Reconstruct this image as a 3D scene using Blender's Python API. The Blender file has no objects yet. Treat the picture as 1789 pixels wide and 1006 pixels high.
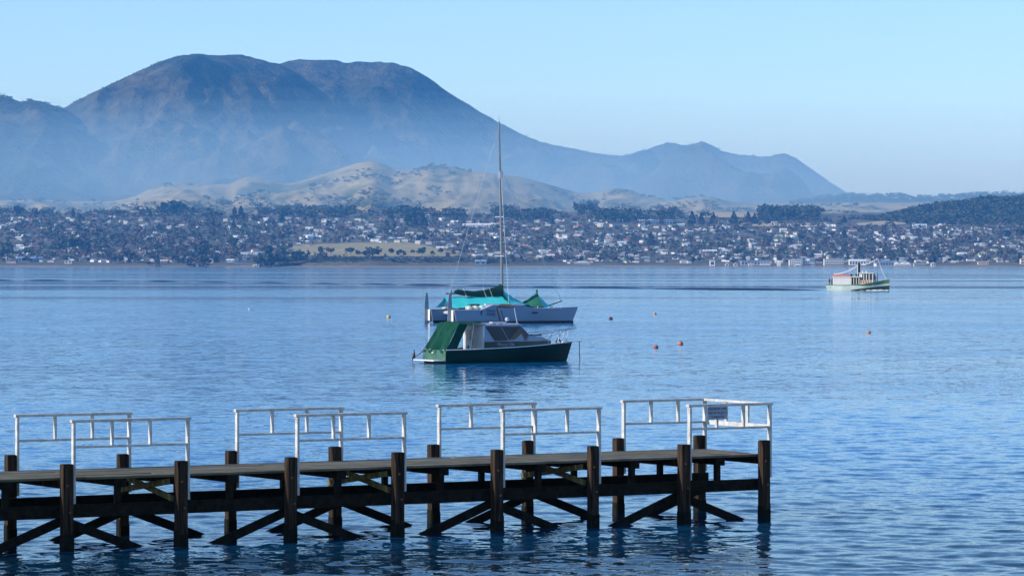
import bpy, math, random
import numpy as np
from mathutils import Vector, Matrix

S = bpy.context.scene
C = S.collection
R = math.radians
random.seed(7)

# ------------------------------------------------------------------ camera, sky, sun, exposure
CAM_H, F, HOR, CX = 5.25, 5500.0, 461.0, 894.5      # eye height, focal length in photo pixels, horizon row, centre column
cam_data = bpy.data.cameras.new('camera')
cam_data.sensor_width = 36.0
cam_data.lens = F / 1789.0 * 36.0
cam_data.clip_start = 0.5
cam_data.clip_end = 60000.0
cam = bpy.data.objects.new('camera', cam_data)
cam.location = (0, 0, CAM_H)
cam.rotation_euler = (R(90) - math.atan((503.0 - HOR) / F), 0, 0)
C.objects.link(cam)
S.camera = cam

SUN_ELEV = R(27.0)
SUN_XY = Vector((-0.945, -0.327)).normalized()        # from the left, a little behind the viewer
world = bpy.data.worlds.new('World')
S.world = world
world.use_nodes = True
wn = world.node_tree
bg = wn.nodes['Background']
sky = wn.nodes.new('ShaderNodeTexSky')
sky.sky_type = 'NISHITA'
sky.sun_disc = False
sky.sun_elevation = SUN_ELEV
sky.sun_rotation = math.atan2(SUN_XY.x, SUN_XY.y)
sky.altitude = 400.0
sky.air_density = 1.0
sky.dust_density = 0.0
sky.ozone_density = 6.0
wn.links.new(sky.outputs['Color'], bg.inputs['Color'])
bg.inputs['Strength'].default_value = 0.118

sun_data = bpy.data.lights.new('sun', 'SUN')
sun_data.energy = 3.3
sun_data.angle = R(0.53)
sun_data.color = (1.0, 0.93, 0.83)
sun = bpy.data.objects.new('sun', sun_data)
sdir = Vector((SUN_XY.x * math.cos(SUN_ELEV), SUN_XY.y * math.cos(SUN_ELEV), math.sin(SUN_ELEV)))
sun.rotation_euler = sdir.to_track_quat('Z', 'Y').to_euler()
sun.location = (-60, -20, 60)
C.objects.link(sun)

S.view_settings.view_transform = 'Standard'
S.view_settings.look = 'None'
S.view_settings.exposure = 0.68
S.view_settings.gamma = 1.0
S.render.engine = 'CYCLES'
S.cycles.max_bounces = 6
S.cycles.volume_bounces = 2
S.cycles.use_denoising = True


def at(px, py, Y):
    """world point seen at photo pixel (px, py) at distance Y"""
    return Vector(((px - CX) * Y / F, Y, CAM_H - (py - HOR) * Y / F))


def on_water(px, py):
    return at(px, py, CAM_H * F / (py - HOR))


# ------------------------------------------------------------------ materials
MATS = {}


def mat(name, col, rough=0.6, var=0.25, scale=3.0, bump=0.0, metal=0.0, col2=None, stretch=(1, 1, 1), detail=5.0, spec=0.5, bscale=None, coat=0.0):
    if name in MATS:
        return MATS[name]
    m = bpy.data.materials.new(name)
    m.use_nodes = True
    nt = m.node_tree
    b = nt.nodes['Principled BSDF']
    b.inputs['Roughness'].default_value = rough
    b.inputs['Metallic'].default_value = metal
    b.inputs['Specular IOR Level'].default_value = spec
    b.inputs['Coat Weight'].default_value = coat
    tc = nt.nodes.new('ShaderNodeTexCoord')
    mp = nt.nodes.new('ShaderNodeMapping')
    mp.inputs['Scale'].default_value = stretch
    nt.links.new(tc.outputs['Object'], mp.inputs['Vector'])
    nz = nt.nodes.new('ShaderNodeTexNoise')
    nz.inputs['Scale'].default_value = scale
    nz.inputs['Detail'].default_value = detail
    nz.inputs['Roughness'].default_value = 0.62
    nt.links.new(mp.outputs['Vector'], nz.inputs['Vector'])
    rp = nt.nodes.new('ShaderNodeValToRGB')
    c2 = col2 or tuple(c * (1 + var) for c in col)
    c1 = tuple(c * (1 - var) for c in col) if not col2 else col
    rp.color_ramp.elements[0].position = 0.34
    rp.color_ramp.elements[1].position = 0.68
    rp.color_ramp.elements[0].color = (*c1, 1)
    rp.color_ramp.elements[1].color = (*c2, 1)
    nt.links.new(nz.outputs['Fac'], rp.inputs['Fac'])
    nt.links.new(rp.outputs['Color'], b.inputs['Base Color'])
    if bump:
        n2 = nz
        if bscale:
            n2 = nt.nodes.new('ShaderNodeTexNoise')
            n2.inputs['Scale'].default_value = bscale
            n2.inputs['Detail'].default_value = 4
            nt.links.new(mp.outputs['Vector'], n2.inputs['Vector'])
        bp = nt.nodes.new('ShaderNodeBump')
        bp.inputs['Strength'].default_value = 1.0
        bp.inputs['Distance'].default_value = bump
        nt.links.new(n2.outputs['Fac'], bp.inputs['Height'])
        nt.links.new(bp.outputs['Normal'], b.inputs['Normal'])
    MATS[name] = m
    return m


# ------------------------------------------------------------------ mesh helpers
class MB:
    def __init__(self):
        self.v, self.f, self.mi = [], [], []

    def add(self, vs, fs, mi=0):
        n = len(self.v)
        self.v += [tuple(p) for p in vs]
        self.f += [tuple(i + n for i in f) for f in fs]
        self.mi += [mi] * len(fs)
        return self

    def box(self, lo, hi, mi=0):
        x0, y0, z0 = lo
        x1, y1, z1 = hi
        vs = [(x0, y0, z0), (x1, y0, z0), (x1, y1, z0), (x0, y1, z0), (x0, y0, z1), (x1, y0, z1), (x1, y1, z1), (x0, y1, z1)]
        return self.add(vs, [(0, 3, 2, 1), (4, 5, 6, 7), (0, 1, 5, 4), (1, 2, 6, 5), (2, 3, 7, 6), (3, 0, 4, 7)], mi)

    def bar(self, a, b, w, h, up=(0, 0, 1), bev=0.0, mi=0):
        """box from a to b, w across, h along up; bev cuts the long edges"""
        a, b = Vector(a), Vector(b)
        d = (b - a).normalized()
        up = Vector(up)
        s = d.cross(up)
        if s.length < 1e-4:
            s = d.cross(Vector((1, 0, 0)))
        s.normalize()
        u = s.cross(d).normalized()
        hw, hh = w / 2, h / 2
        if bev <= 0:
            prof = [(-hw, -hh), (hw, -hh), (hw, hh), (-hw, hh)]
        else:
            c = bev
            prof = [(-hw + c, -hh), (hw - c, -hh), (hw, -hh + c), (hw, hh - c), (hw - c, hh), (-hw + c, hh), (-hw, hh - c), (-hw, -hh + c)]
        n = len(prof)
        vs = [a + s * p + u * q for p, q in prof] + [b + s * p + u * q for p, q in prof]
        fs = [(i, (i + 1) % n, n + (i + 1) % n, n + i) for i in range(n)]
        fs += [tuple(reversed(range(n))), tuple(range(n, 2 * n))]
        return self.add(vs, fs, mi)

    def tube(self, pts, r, n=8, mi=0, cap=True):
        pts = [Vector(p) for p in pts]
        rs = r if isinstance(r, (list, tuple)) else [r] * len(pts)
        vs, fs = [], []
        for i, p in enumerate(pts):
            d = (pts[min(i + 1, len(pts) - 1)] - pts[max(i - 1, 0)]).normalized()
            ref = Vector((0, 0, 1)) if abs(d.z) < 0.9 else Vector((1, 0, 0))
            s = d.cross(ref).normalized()
            u = s.cross(d)
            for k in range(n):
                t = 2 * math.pi * k / n
                vs.append(p + (s * math.cos(t) + u * math.sin(t)) * rs[i])
        for i in range(len(pts) - 1):
            for k in range(n):
                fs.append((i * n + k, i * n + (k + 1) % n, (i + 1) * n + (k + 1) % n, (i + 1) * n + k))
        if cap:
            fs.append(tuple(reversed(range(n))))
            fs.append(tuple(range((len(pts) - 1) * n, len(pts) * n)))
        return self.add(vs, fs, mi)

    def lathe(self, prof, c=(0, 0, 0), n=12, mi=0):
        vs, fs = [], []
        for (r, z) in prof:
            for k in range(n):
                t = 2 * math.pi * k / n
                vs.append((c[0] + r * math.cos(t), c[1] + r * math.sin(t), c[2] + z))
        for i in range(len(prof) - 1):
            for k in range(n):
                fs.append((i * n + k, i * n + (k + 1) % n, (i + 1) * n + (k + 1) % n, (i + 1) * n + k))
        fs.append(tuple(reversed(range(n))))
        fs.append(tuple(range((len(prof) - 1) * n, len(prof) * n)))
        return self.add(vs, fs, mi)

    def loft(self, rows, mi=0, closed=False, flip=False):
        m = len(rows[0])
        vs = [p for r in rows for p in r]
        fs = []
        for i in range(len(rows) - 1):
            for k in range(m if closed else m - 1):
                q = (i * m + k, i * m + (k + 1) % m, (i + 1) * m + (k + 1) % m, (i + 1) * m + k)
                fs.append(tuple(reversed(q)) if flip else q)
        return self.add(vs, fs, mi)

    def prism(self, outline, y0, y1, mi=0):
        """outline in (x, z), extruded from y0 to y1"""
        n = len(outline)
        vs = [(x, y0, z) for x, z in outline] + [(x, y1, z) for x, z in outline]
        fs = [(i, (i + 1) % n, n + (i + 1) % n, n + i) for i in range(n)] + [tuple(reversed(range(n))), tuple(range(n, 2 * n))]
        return self.add(vs, fs, mi)

    def mesh(self, name, mats, smooth=False):
        me = bpy.data.meshes.new(name)
        me.from_pydata(self.v, [], self.f)
        for m in (mats if isinstance(mats, (list, tuple)) else [mats]):
            me.materials.append(m)
        if any(self.mi):
            me.polygons.foreach_set('material_index', self.mi)
        if smooth:
            me.polygons.foreach_set('use_smooth', [True] * len(me.polygons))
            me.set_sharp_from_angle(angle=R(38))
        me.update()
        return me

    def build(self, name, mats, parent=None, smooth=False):
        return link(name, self.mesh(name, mats, smooth), parent)


def link(name, data, parent=None):
    o = bpy.data.objects.new(name, data)
    C.objects.link(o)
    if parent:
        o.parent = parent
    return o


def tag(o, label=None, cat=None, group=None, kind=None):
    if label:
        o['label'] = label
    if cat:
        o['category'] = cat
    if group:
        o['group'] = group
    if kind:
        o['kind'] = kind
    return o


def empty(name, loc, rz=0.0, label=None, cat=None, group=None):
    o = link(name, None)
    o.location = loc
    o.rotation_euler = (0, 0, rz)
    o.empty_display_size = 0.3
    return tag(o, label, cat, group)


def text(body, size, m, parent, loc, rot, name='lettering', shear=0.0, spacing=1.0):
    cu = bpy.data.curves.new(name, 'FONT')
    cu.body = body
    cu.size = size
    cu.align_x = 'CENTER'
    cu.align_y = 'CENTER'
    cu.shear = shear
    cu.space_line = spacing
    cu.extrude = 0.001
    cu.materials.append(m)
    tmp = bpy.data.objects.new(name, cu)
    C.objects.link(tmp)
    me = bpy.data.meshes.new_from_object(tmp.evaluated_get(bpy.context.evaluated_depsgraph_get()))
    bpy.data.objects.remove(tmp)
    me.name = name
    o = link(name, me, parent)
    o.location = loc
    o.rotation_euler = rot
    return o


# numpy value noise
def _lat(seed):
    return np.random.RandomState(seed).rand(256, 256)


_L = {}


def vnoise(x, y, seed=0):
    if seed not in _L:
        _L[seed] = _lat(seed)
    t = _L[seed]
    xi, yi = np.floor(x).astype(int), np.floor(y).astype(int)
    fx, fy = x - xi, y - yi
    fx, fy = fx * fx * (3 - 2 * fx), fy * fy * (3 - 2 * fy)
    a, b = t[xi % 256, yi % 256], t[(xi + 1) % 256, yi % 256]
    c, d = t[xi % 256, (yi + 1) % 256], t[(xi + 1) % 256, (yi + 1) % 256]
    return (a * (1 - fx) + b * fx) * (1 - fy) + (c * (1 - fx) + d * fx) * fy


def fbm(x, y, octv=5, seed=0, gain=0.5):
    s, a, n = 0.0, 1.0, 0.0
    for o in range(octv):
        s = s + a * vnoise(x * 2 ** o + 17.3 * o, y * 2 ** o + 5.1 * o, seed + o)
        n += a
        a *= gain
    return s / n


def ridged(x, y, octv=4, seed=0):
    s, a, n = 0.0, 1.0, 0.0
    for o in range(octv):
        s = s + a * (1 - abs(2 * vnoise(x * 2 ** o + 9.1 * o, y * 2 ** o, seed + o) - 1))
        n += a
        a *= 0.5
    return s / n


def grid_mesh(name, X, Y, Z, m, smooth=True):
    r, c = X.shape
    v = np.stack([X, Y, Z], -1).reshape(-1, 3).astype(np.float32)
    i = np.arange((r - 1) * (c - 1))
    i = i + i // (c - 1)
    q = np.stack([i, i + 1, i + c + 1, i + c], -1).astype(np.int32)
    return raw_mesh(name, v, q, m, smooth)


def raw_mesh(name, v, q, m, smooth=False, mi=None):
    k = q.shape[1]
    me = bpy.data.meshes.new(name)
    me.vertices.add(len(v))
    me.vertices.foreach_set('co', v.astype(np.float32).ravel())
    me.loops.add(q.size)
    me.loops.foreach_set('vertex_index', q.astype(np.int32).ravel())
    me.polygons.add(len(q))
    me.polygons.foreach_set('loop_start', np.arange(0, q.size, k, dtype=np.int32))
    me.polygons.foreach_set('loop_total', np.full(len(q), k, dtype=np.int32))
    for mm in (m if isinstance(m, (list, tuple)) else [m]):
        me.materials.append(mm)
    if mi is not None:
        me.polygons.foreach_set('material_index', mi.astype(np.int32))
    if smooth:
        me.polygons.foreach_set('use_smooth', np.ones(len(q), dtype=bool))
    me.update()
    me.validate()
    return me

# ------------------------------------------------------------------ the lake


def water_material():
    m = bpy.data.materials.new('lake_water')
    m.use_nodes = True
    nt = m.node_tree
    N, Lk = nt.nodes, nt.links
    b = N['Principled BSDF']
    b.inputs['Roughness'].default_value = 0.05
    b.inputs['IOR'].default_value = 1.333
    geo = N.new('ShaderNodeNewGeometry')

    def noise(stretch, detail, rough=0.55, rot=0.0, out='Fac'):
        mp = N.new('ShaderNodeMapping')
        mp.inputs['Scale'].default_value = stretch
        mp.inputs['Rotation'].default_value = (0, 0, rot)
        Lk.new(geo.outputs['Position'], mp.inputs['Vector'])
        nz = N.new('ShaderNodeTexNoise')
        nz.inputs['Scale'].default_value = 1.0
        nz.inputs['Detail'].default_value = detail
        nz.inputs['Roughness'].default_value = rough
        Lk.new(mp.outputs['Vector'], nz.inputs['Vector'])
        return nz.outputs[out]

    def node(op, *args, vec=False):
        n = N.new('ShaderNodeVectorMath' if vec else 'ShaderNodeMath')
        n.operation = op
        for i, s in enumerate(args):
            k = 3 if (vec and op == 'SCALE' and i == 1) else i
            if isinstance(s, bpy.types.NodeSocket):
                Lk.new(s, n.inputs[k])
            else:
                n.inputs[k].default_value = s
        return n.outputs[0]

    def remap(v, a, c, lo, hi):
        r = N.new('ShaderNodeMapRange')
        r.interpolation_type = 'SMOOTHSTEP'
        for k, x in (('From Min', a), ('From Max', c), ('To Min', lo), ('To Max', hi)):
            r.inputs[k].default_value = x
        Lk.new(v, r.inputs['Value'])
        return r.outputs[0]

    def slopes(src, ax, ay):
        return node('MULTIPLY', node('SUBTRACT', src, (0.5, 0.5, 0.5), vec=True), (ax, ay, 0.0), vec=True)

    # body colour darkened near the jetty for its shade and reflection, blue beyond
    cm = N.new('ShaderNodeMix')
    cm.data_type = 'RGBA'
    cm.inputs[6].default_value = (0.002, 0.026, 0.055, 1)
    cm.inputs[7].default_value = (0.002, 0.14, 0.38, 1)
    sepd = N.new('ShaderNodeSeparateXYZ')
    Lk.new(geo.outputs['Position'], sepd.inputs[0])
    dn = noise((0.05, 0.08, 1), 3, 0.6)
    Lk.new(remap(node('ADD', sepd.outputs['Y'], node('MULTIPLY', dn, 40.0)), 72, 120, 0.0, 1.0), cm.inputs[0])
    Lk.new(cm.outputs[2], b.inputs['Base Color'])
    # wind ripples as surface slopes: small capillary ripples, the main ripples, and a longer chop
    rip = slopes(noise((6.5, 8.0, 1), 2, 0.5, R(12), 'Color'), 0.20, 0.30)
    main = slopes(noise((1.7, 2.1, 1), 3, 0.55, R(-8), 'Color'), 0.20, 0.32)
    chop = slopes(noise((0.30, 0.55, 1), 2, 0.5, R(6), 'Color'), 0.07, 0.13)
    tot = node('ADD', node('ADD', rip, main, vec=True), chop, vec=True)
    # gust patches, and calm streaks that lie in long bands on the open lake
    sep = N.new('ShaderNodeSeparateXYZ')
    Lk.new(geo.outputs['Position'], sep.inputs[0])
    band = remap(noise((0.0016, 0.012, 1), 4, 0.6, R(1.5)), 0.43, 0.57, 0.10, 1.0)
    openw = remap(sep.outputs['Y'], 380, 520, 0.0, 1.0)
    mx = N.new('ShaderNodeMix')
    mx.data_type = 'FLOAT'
    Lk.new(openw, mx.inputs[0])
    mx.inputs[2].default_value = 1.0
    Lk.new(band, mx.inputs[3])
    patch = remap(noise((0.03, 0.05, 1), 3, 0.6, R(8)), 0.3, 0.7, 0.62, 1.15)
    amp = node('MULTIPLY', mx.outputs[0], patch)
    amp = node('MULTIPLY', amp, remap(sep.outputs['Y'], 60, 260, 0.58, 0.95))
    tot = node('SCALE', tot, amp, vec=True)
    # of the ripples seen at a low angle the faces turned to the shore show most
    lean = node('SCALE', (0.0, -0.033, 0.0), node('MULTIPLY', amp, remap(sep.outputs['Y'], 60, 320, 0.3, 1.0)), vec=True)
    nrm = node('NORMALIZE', node('ADD', node('ADD', geo.outputs['Normal'], tot, vec=True), lean, vec=True), vec=True)
    Lk.new(nrm, b.inputs['Normal'])
    return m


def build_lake():
    # rows follow the eye's perspective outwards, so that near ripples are real geometry
    pyr = np.concatenate([np.arange(1290, 1040, -6.0), np.arange(1040, 700, -0.7), np.arange(700, 470, -1.6), np.array([469, 468, 467, 466.2, 465.8])])
    Yr = CAM_H * F / (pyr - HOR)
    u = np.arange(-900, 2700, 6.0)
    Yg, U = np.meshgrid(Yr, u, indexing='ij')
    X = (U - CX) * Yg / F
    dY = abs(np.gradient(Yr))[:, None]
    dX = 6.0 * Yg / F
    Z = np.zeros_like(X)
    rs = np.random.RandomState(3)
    for lam in np.geomspace(0.38, 1.9, 30):
        a = 0.0024 * lam ** 0.7
        th = R(90) + rs.normal(0, 0.55)
        k = 2 * math.pi / lam
        fade = np.clip(lam / (3.0 * np.maximum(dY * abs(math.sin(th)), dX * abs(math.cos(th)))) - 0.5, 0, 1)
        wob = 3.0 * vnoise(X / (lam * 4) + rs.rand() * 99, Yg / (lam * 4), int(lam * 10))
        Z += a * fade * np.sin(k * (X * math.cos(th) + Yg * math.sin(th)) + rs.rand() * 6.28 + wob) * (0.3 + 1.4 * vnoise(X / (lam * 3) + 31, Yg / (lam * 3), 77))
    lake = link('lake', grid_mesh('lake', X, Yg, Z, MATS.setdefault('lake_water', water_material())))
    tag(lake, kind='structure')


build_lake()

# ------------------------------------------------------------------ land, hills, mountain


def interp(pts, u):
    p = np.array(pts, float)
    return np.interp(u, p[:, 0], p[:, 1])


def soft_interp(pts, u, w=10.0):
    return (interp(pts, u - w) + interp(pts, u - w / 2) + interp(pts, u) + interp(pts, u + w / 2) + interp(pts, u + w)) / 5


def hfun(py, Y):
    return CAM_H - (py - HOR) * Y / F


def land_z(u, Y):
    """the shelf the town stands on, rising gently from the beach"""
    u = np.asarray(u, float)
    Y = np.asarray(Y, float)
    x = (u - CX) * Y / F
    sh = 4985 + 40 * np.sin(u / 170.0) + 18 * np.sin(u / 61.0 + 1)
    t = Y - sh
    z = np.where(t < 45, -1.6 + t * 0.075, 1.8 + (t - 45) * 0.0545 - np.clip(Y - 6950, 0, None) * 0.026)
    z = z + np.clip((t - 60) / 250, 0, 1) * (9 * (fbm(x / 420, Y / 420, 3, 11) - 0.5) + 3 * (fbm(x / 90, Y / 90, 2, 15) - 0.5))
    bank = np.exp(-((u - 700) / 230) ** 4) * np.clip((t - 45) / 14, 0, 1)
    z = z + bank * 7.5 * np.clip(1 - (t - 60) / 500, 0, 1)
    return z


def land_at(u, py):
    """distance at which the shelf is seen at photo pixel (u, py)"""
    Ys = np.linspace(5000, 8300, 700)
    pys = HOR - (land_z(np.full_like(Ys, u), Ys) - CAM_H) * F / Ys
    i = int(np.argmax(pys <= py))
    return float(Ys[i]) if i else 5035.0


def land_point(u, py):
    Y = land_at(u, py)
    return Vector(((u - CX) * Y / F, Y, float(land_z(u, Y))))


M_land = mat('town_ground', (0.05, 0.055, 0.026), 0.95, scale=0.012, col2=(0.14, 0.12, 0.065), detail=8)
M_beach = mat('beach_sand', (0.16, 0.135, 0.10), 0.95, scale=0.02, col2=(0.27, 0.23, 0.16), stretch=(0.3, 1, 1), detail=6)


def build_land():
    Yr = np.concatenate([np.arange(4900, 5040, 8.0), np.arange(5040, 8900, 16.0)])
    u = np.arange(-800, 2600, 9.0)
    Yg, U = np.meshgrid(Yr, u, indexing='ij')
    X = (U - CX) * Yg / F
    Z = land_z(U, Yg)
    tag(link('town_land', grid_mesh('town_land', X, Yg, Z, M_land)), kind='structure')
    # the strip of sand along the shore
    Yr = np.arange(4900, 5075, 3.0)
    u = np.arange(-800, 2600, 6.0)
    Yg, U = np.meshgrid(Yr, u, indexing='ij')
    X = (U - CX) * Yg / F
    sh = 4985 + 40 * np.sin(U / 170.0) + 18 * np.sin(U / 61.0 + 1)
    wid = 44 + 26 * (fbm(X / 130, Yg * 0, 3, 5) - 0.5)
    Z = land_z(U, Yg) + np.where(Yg - sh < wid, 0.5, -1.5)
    tag(link('beach', grid_mesh('beach', X, Yg, Z, M_beach)), kind='structure')


build_land()


def terrain_mat(name, c1, c2, c3, s1, s2, bumpd, bs, thr=0.5):
    m = bpy.data.materials.new(name)
    m.use_nodes = True
    nt = m.node_tree
    N, Lk = nt.nodes, nt.links
    b = N['Principled BSDF']
    b.inputs['Roughness'].default_value = 0.95
    b.inputs['Specular IOR Level'].default_value = 0.1
    geo = N.new('ShaderNodeNewGeometry')

    def noise(sc, det, r=0.6):
        nz = N.new('ShaderNodeTexNoise')
        nz.inputs['Scale'].default_value = sc
        nz.inputs['Detail'].default_value = det
        nz.inputs['Roughness'].default_value = r
        Lk.new(geo.outputs['Position'], nz.inputs['Vector'])
        return nz.outputs['Fac']
    a, d = noise(s1, 7), noise(s2, 5, 0.7)
    r1 = N.new('ShaderNodeValToRGB')
    r1.color_ramp.elements[0].position, r1.color_ramp.elements[1].position = 0.33, 0.67
    r1.color_ramp.elements[0].color, r1.color_ramp.elements[1].color = (*c1, 1), (*c2, 1)
    Lk.new(d, r1.inputs['Fac'])
    r2 = N.new('ShaderNodeMapRange')
    r2.inputs['From Min'].default_value, r2.inputs['From Max'].default_value = thr - 0.03, thr + 0.06
    Lk.new(a, r2.inputs['Value'])
    mx = N.new('ShaderNodeMix')
    mx.data_type = 'RGBA'
    Lk.new(r2.outputs[0], mx.inputs[0])
    Lk.new(r1.outputs['Color'], mx.inputs[6])
    mx.inputs[7].default_value = (*c3, 1)
    Lk.new(mx.outputs[2], b.inputs['Base Color'])
    bp = N.new('ShaderNodeBump')
    bp.inputs['Distance'].default_value = bumpd
    nb = noise(bs, 3)
    Lk.new(nb, bp.inputs['Height'])
    Lk.new(bp.outputs['Normal'], b.inputs['Normal'])
    return m


M_forest = terrain_mat('mountain_bush', (0.012, 0.016, 0.008), (0.12, 0.098, 0.05), (0.035, 0.04, 0.018), 0.0022, 0.014, 12.0, 0.05, 0.55)
M_grass = terrain_mat('foothill_grass', (0.25, 0.21, 0.11), (0.44, 0.37, 0.20), (0.11, 0.115, 0.05), 0.0060, 0.012, 3.0, 0.03, 0.56)


def ridge(name, sil, Yc, Wf, Wb, m, du=5.0, rough=30.0, gully=45.0, seed=0, fp=1.25, u0=-800, u1=2600, crag=4.0, base=60.0, rows=150, w=10, gs=980.0):
    """a ridge whose crest is seen along sil and whose spurs fall towards the viewer over Wf metres"""
    u = np.arange(u0, u1, du)
    s = np.concatenate([np.linspace(1.0, 0.0, rows), -np.linspace(0.02, 1.0, 14)])
    Sg, U = np.meshgrid(s, u, indexing='ij')
    x0 = (U - CX) * Yc / F
    bend = 260 * (fbm(x0 / 1500, x0 * 0, 2, seed + 40) - 0.5)
    Yg = Yc + bend - np.where(Sg > 0, Sg * Wf, Sg * Wb)
    X = (U - CX) * Yg / F
    H = hfun(soft_interp(sil, U, w), Yc + bend)
    g = np.where(Sg > 0, (1 - Sg) ** fp * (1 + 0.55 * Sg), (1 + Sg))
    g = np.clip(g, 0, 1)
    Z = base * (1 - g) * np.where(Sg > 0, 1, -1) + H * g
    spur = np.clip(Sg * 4.5, 0, 1) * np.clip((1 - Sg) * 3, 0, 1)
    warp = 300 * fbm(X / 900, Yg / 900, 2, seed + 9)
    Z = Z + spur * gully * (ridged((X + warp) / gs, Yg / (gs * 2.6), 5, seed) - 0.80) * 2.2
    Z = Z + spur * gully * 0.22 * (ridged((X - warp) / (gs * 0.25), Yg / (gs * 0.45), 3, seed + 60) - 0.75) * 2
    Z = Z + spur * rough * (fbm(X / 260, Yg / 300, 5, seed + 3) - 0.5) * 2
    lim = hfun(soft_interp(sil, U, w) + 0.8 + 5 * np.clip(Sg, 0, 1), Yg)
    Z = np.where(Sg > 0, np.minimum(Z, lim), Z)
    Z = Z + crag * (fbm(X / 26, Yg / 40, 3, seed + 5) - 0.5) * 2 * np.clip(H / 120, 0, 1)
    return tag(link(name, grid_mesh(name, X, Yg, Z, m)), kind='structure')


SIL_FAR = [(300, 210), (420, 135), (488, 112), (500, 108), (522, 105), (560, 104.5), (588, 105), (600, 110), (612, 110), (622, 107), (640, 109), (660, 108), (690, 110), (712, 118), (722, 120), (740, 131), (770, 152), (800, 172), (840, 197), (870, 213), (920, 240), (960, 252), (1000, 260), (1040, 268), (1085, 273), (1120, 264), (1150, 254), (1165, 249), (1185, 252), (1200, 254), (1215, 251), (1228, 247), (1240, 252), (1260, 264), (1300, 272), (1345, 274), (1358, 269), (1370, 268), (1390, 275), (1420, 297), (1450, 318), (1478, 336), (1520, 352), (1700, 362), (2600, 372)]
SIL_DOME = [(-800, 380), (-200, 300), (0, 240), (60, 214), (120, 185), (150, 169), (180, 154), (215, 138), (250, 121), (280, 108), (305, 100), (325, 96), (345, 95), (365, 97), (385, 98), (400, 96), (418, 96), (435, 99), (450, 103), (470, 108), (490, 113), (510, 123), (530, 136), (550, 150), (566, 161), (580, 176), (590, 190), (602, 207), (640, 240), (720, 300), (820, 345), (1000, 375), (2600, 385)]
SIL_LEFT = [(-800, 290), (-500, 235), (-250, 190), (-100, 172), (0, 168), (15, 170), (40, 178), (60, 175), (85, 181), (112, 190), (140, 208), (170, 228), (210, 256), (270, 300), (340, 345), (500, 372), (2600, 385)]
SIL_FOOT = [(-800, 352), (-200, 356), (0, 350), (60, 349), (130, 352), (200, 352), (240, 342), (262, 330), (300, 321), (340, 324), (400, 322), (430, 309), (455, 312), (500, 322), (540, 312), (580, 300), (620, 286), (645, 279), (668, 286), (690, 297), (720, 296), (755, 288), (790, 291), (830, 299), (870, 304), (910, 309), (940, 317), (975, 327), (1005, 336), (1030, 338), (1060, 332), (1085, 329), (1105, 333), (1130, 345), (1170, 352), (1215, 345), (1240, 343), (1270, 351), (1330, 356), (1500, 354), (2600, 352)]
ridge('mountain_ridge', SIL_FAR, 11600, 3000, 2200, M_forest, gully=270, rough=80, seed=21, u0=280, u1=2300, fp=1.1, base=110, w=2)
ridge('mountain', SIL_DOME, 10500, 2500, 2000, M_forest, gully=260, rough=80, seed=51, u0=-800, u1=1300, fp=1.15, base=110, w=6)
ridge('bush_hill', SIL_LEFT, 9700, 1800, 1500, M_forest, gully=150, rough=50, seed=81, u0=-800, u1=560, fp=1.2, crag=6, base=110, w=5)
ridge('foothills', SIL_FOOT, 8300, 900, 900, M_grass, gully=42, rough=20, gs=420.0, seed=121, u0=-800, u1=2500, fp=1.25, base=96, crag=1.0, rows=90, w=7)
SIL_WOOD = [(1180, 425), (1300, 412), (1380, 402), (1420, 396), (1480, 389), (1550, 383), (1590, 372), (1630, 364), (1670, 358), (1720, 354), (1789, 351), (2000, 346), (2600, 344)]
SIL_SKY = [(1200, 380), (1380, 356), (1480, 346), (1560, 346), (1620, 350), (1700, 344), (1789, 343), (2600, 340)]
M_duff = mat('forest_floor', (0.03, 0.034, 0.018), 0.95, scale=0.03, col2=(0.07, 0.06, 0.035))
ridge('far_wooded_ridge', SIL_SKY, 8800, 700, 900, M_duff, gully=8, rough=8, seed=151, u0=1150, u1=2500, base=110, crag=2, rows=40)
ridge('wooded_hill', SIL_WOOD, 6900, 760, 900, M_duff, gully=8, rough=8, seed=171, u0=1150, u1=2500, base=10, crag=2, rows=70)

# ------------------------------------------------------------------ the jetty
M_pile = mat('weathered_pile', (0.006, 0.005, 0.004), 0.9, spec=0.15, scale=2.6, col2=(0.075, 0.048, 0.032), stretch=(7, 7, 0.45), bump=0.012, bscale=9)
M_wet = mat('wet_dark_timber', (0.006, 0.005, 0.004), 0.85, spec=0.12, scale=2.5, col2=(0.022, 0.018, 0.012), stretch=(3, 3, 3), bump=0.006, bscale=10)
M_moss = mat('mossy_timber', (0.07, 0.062, 0.022), 0.9, scale=3.0, col2=(0.16, 0.15, 0.055), bump=0.006)
M_plank = mat('deck_plank', (0.075, 0.065, 0.05), 0.9, scale=1.6, col2=(0.19, 0.17, 0.125), stretch=(1, 1, 1), bump=0.006, bscale=12)
M_plank2 = mat('deck_plank_mossy', (0.06, 0.056, 0.035), 0.9, scale=1.2, col2=(0.15, 0.14, 0.085), bump=0.006, bscale=12)
M_white = mat('white_rail_paint', (0.40, 0.39, 0.37), 0.6, scale=7.0, spec=0.3, col2=(0.66, 0.66, 0.655), bump=0.0012)
M_weed = mat('waterline_weed', (0.003, 0.004, 0.003), 0.8, spec=0.15, scale=9.0, col2=(0.012, 0.013, 0.008), bump=0.01)
M_bolt = mat('rusty_bolt', (0.12, 0.06, 0.03), 0.7)

JD = Vector((0.880, 0.475, 0)).normalized()          # along the jetty, outwards
JP = Vector((-JD.y, JD.x, 0))                         # across it, away from the viewer
J0 = Vector((-8.15, 57.6, 0))
JW = 2.42
Z_TOP, Z_DECK, Z_RAIL = 1.61, 1.335, 2.40


def along(px, off):
    o = J0 + JP * off
    k = (px - CX) / F
    return (k * o.y - o.x) / (JD.x - k * JD.y)


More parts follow.
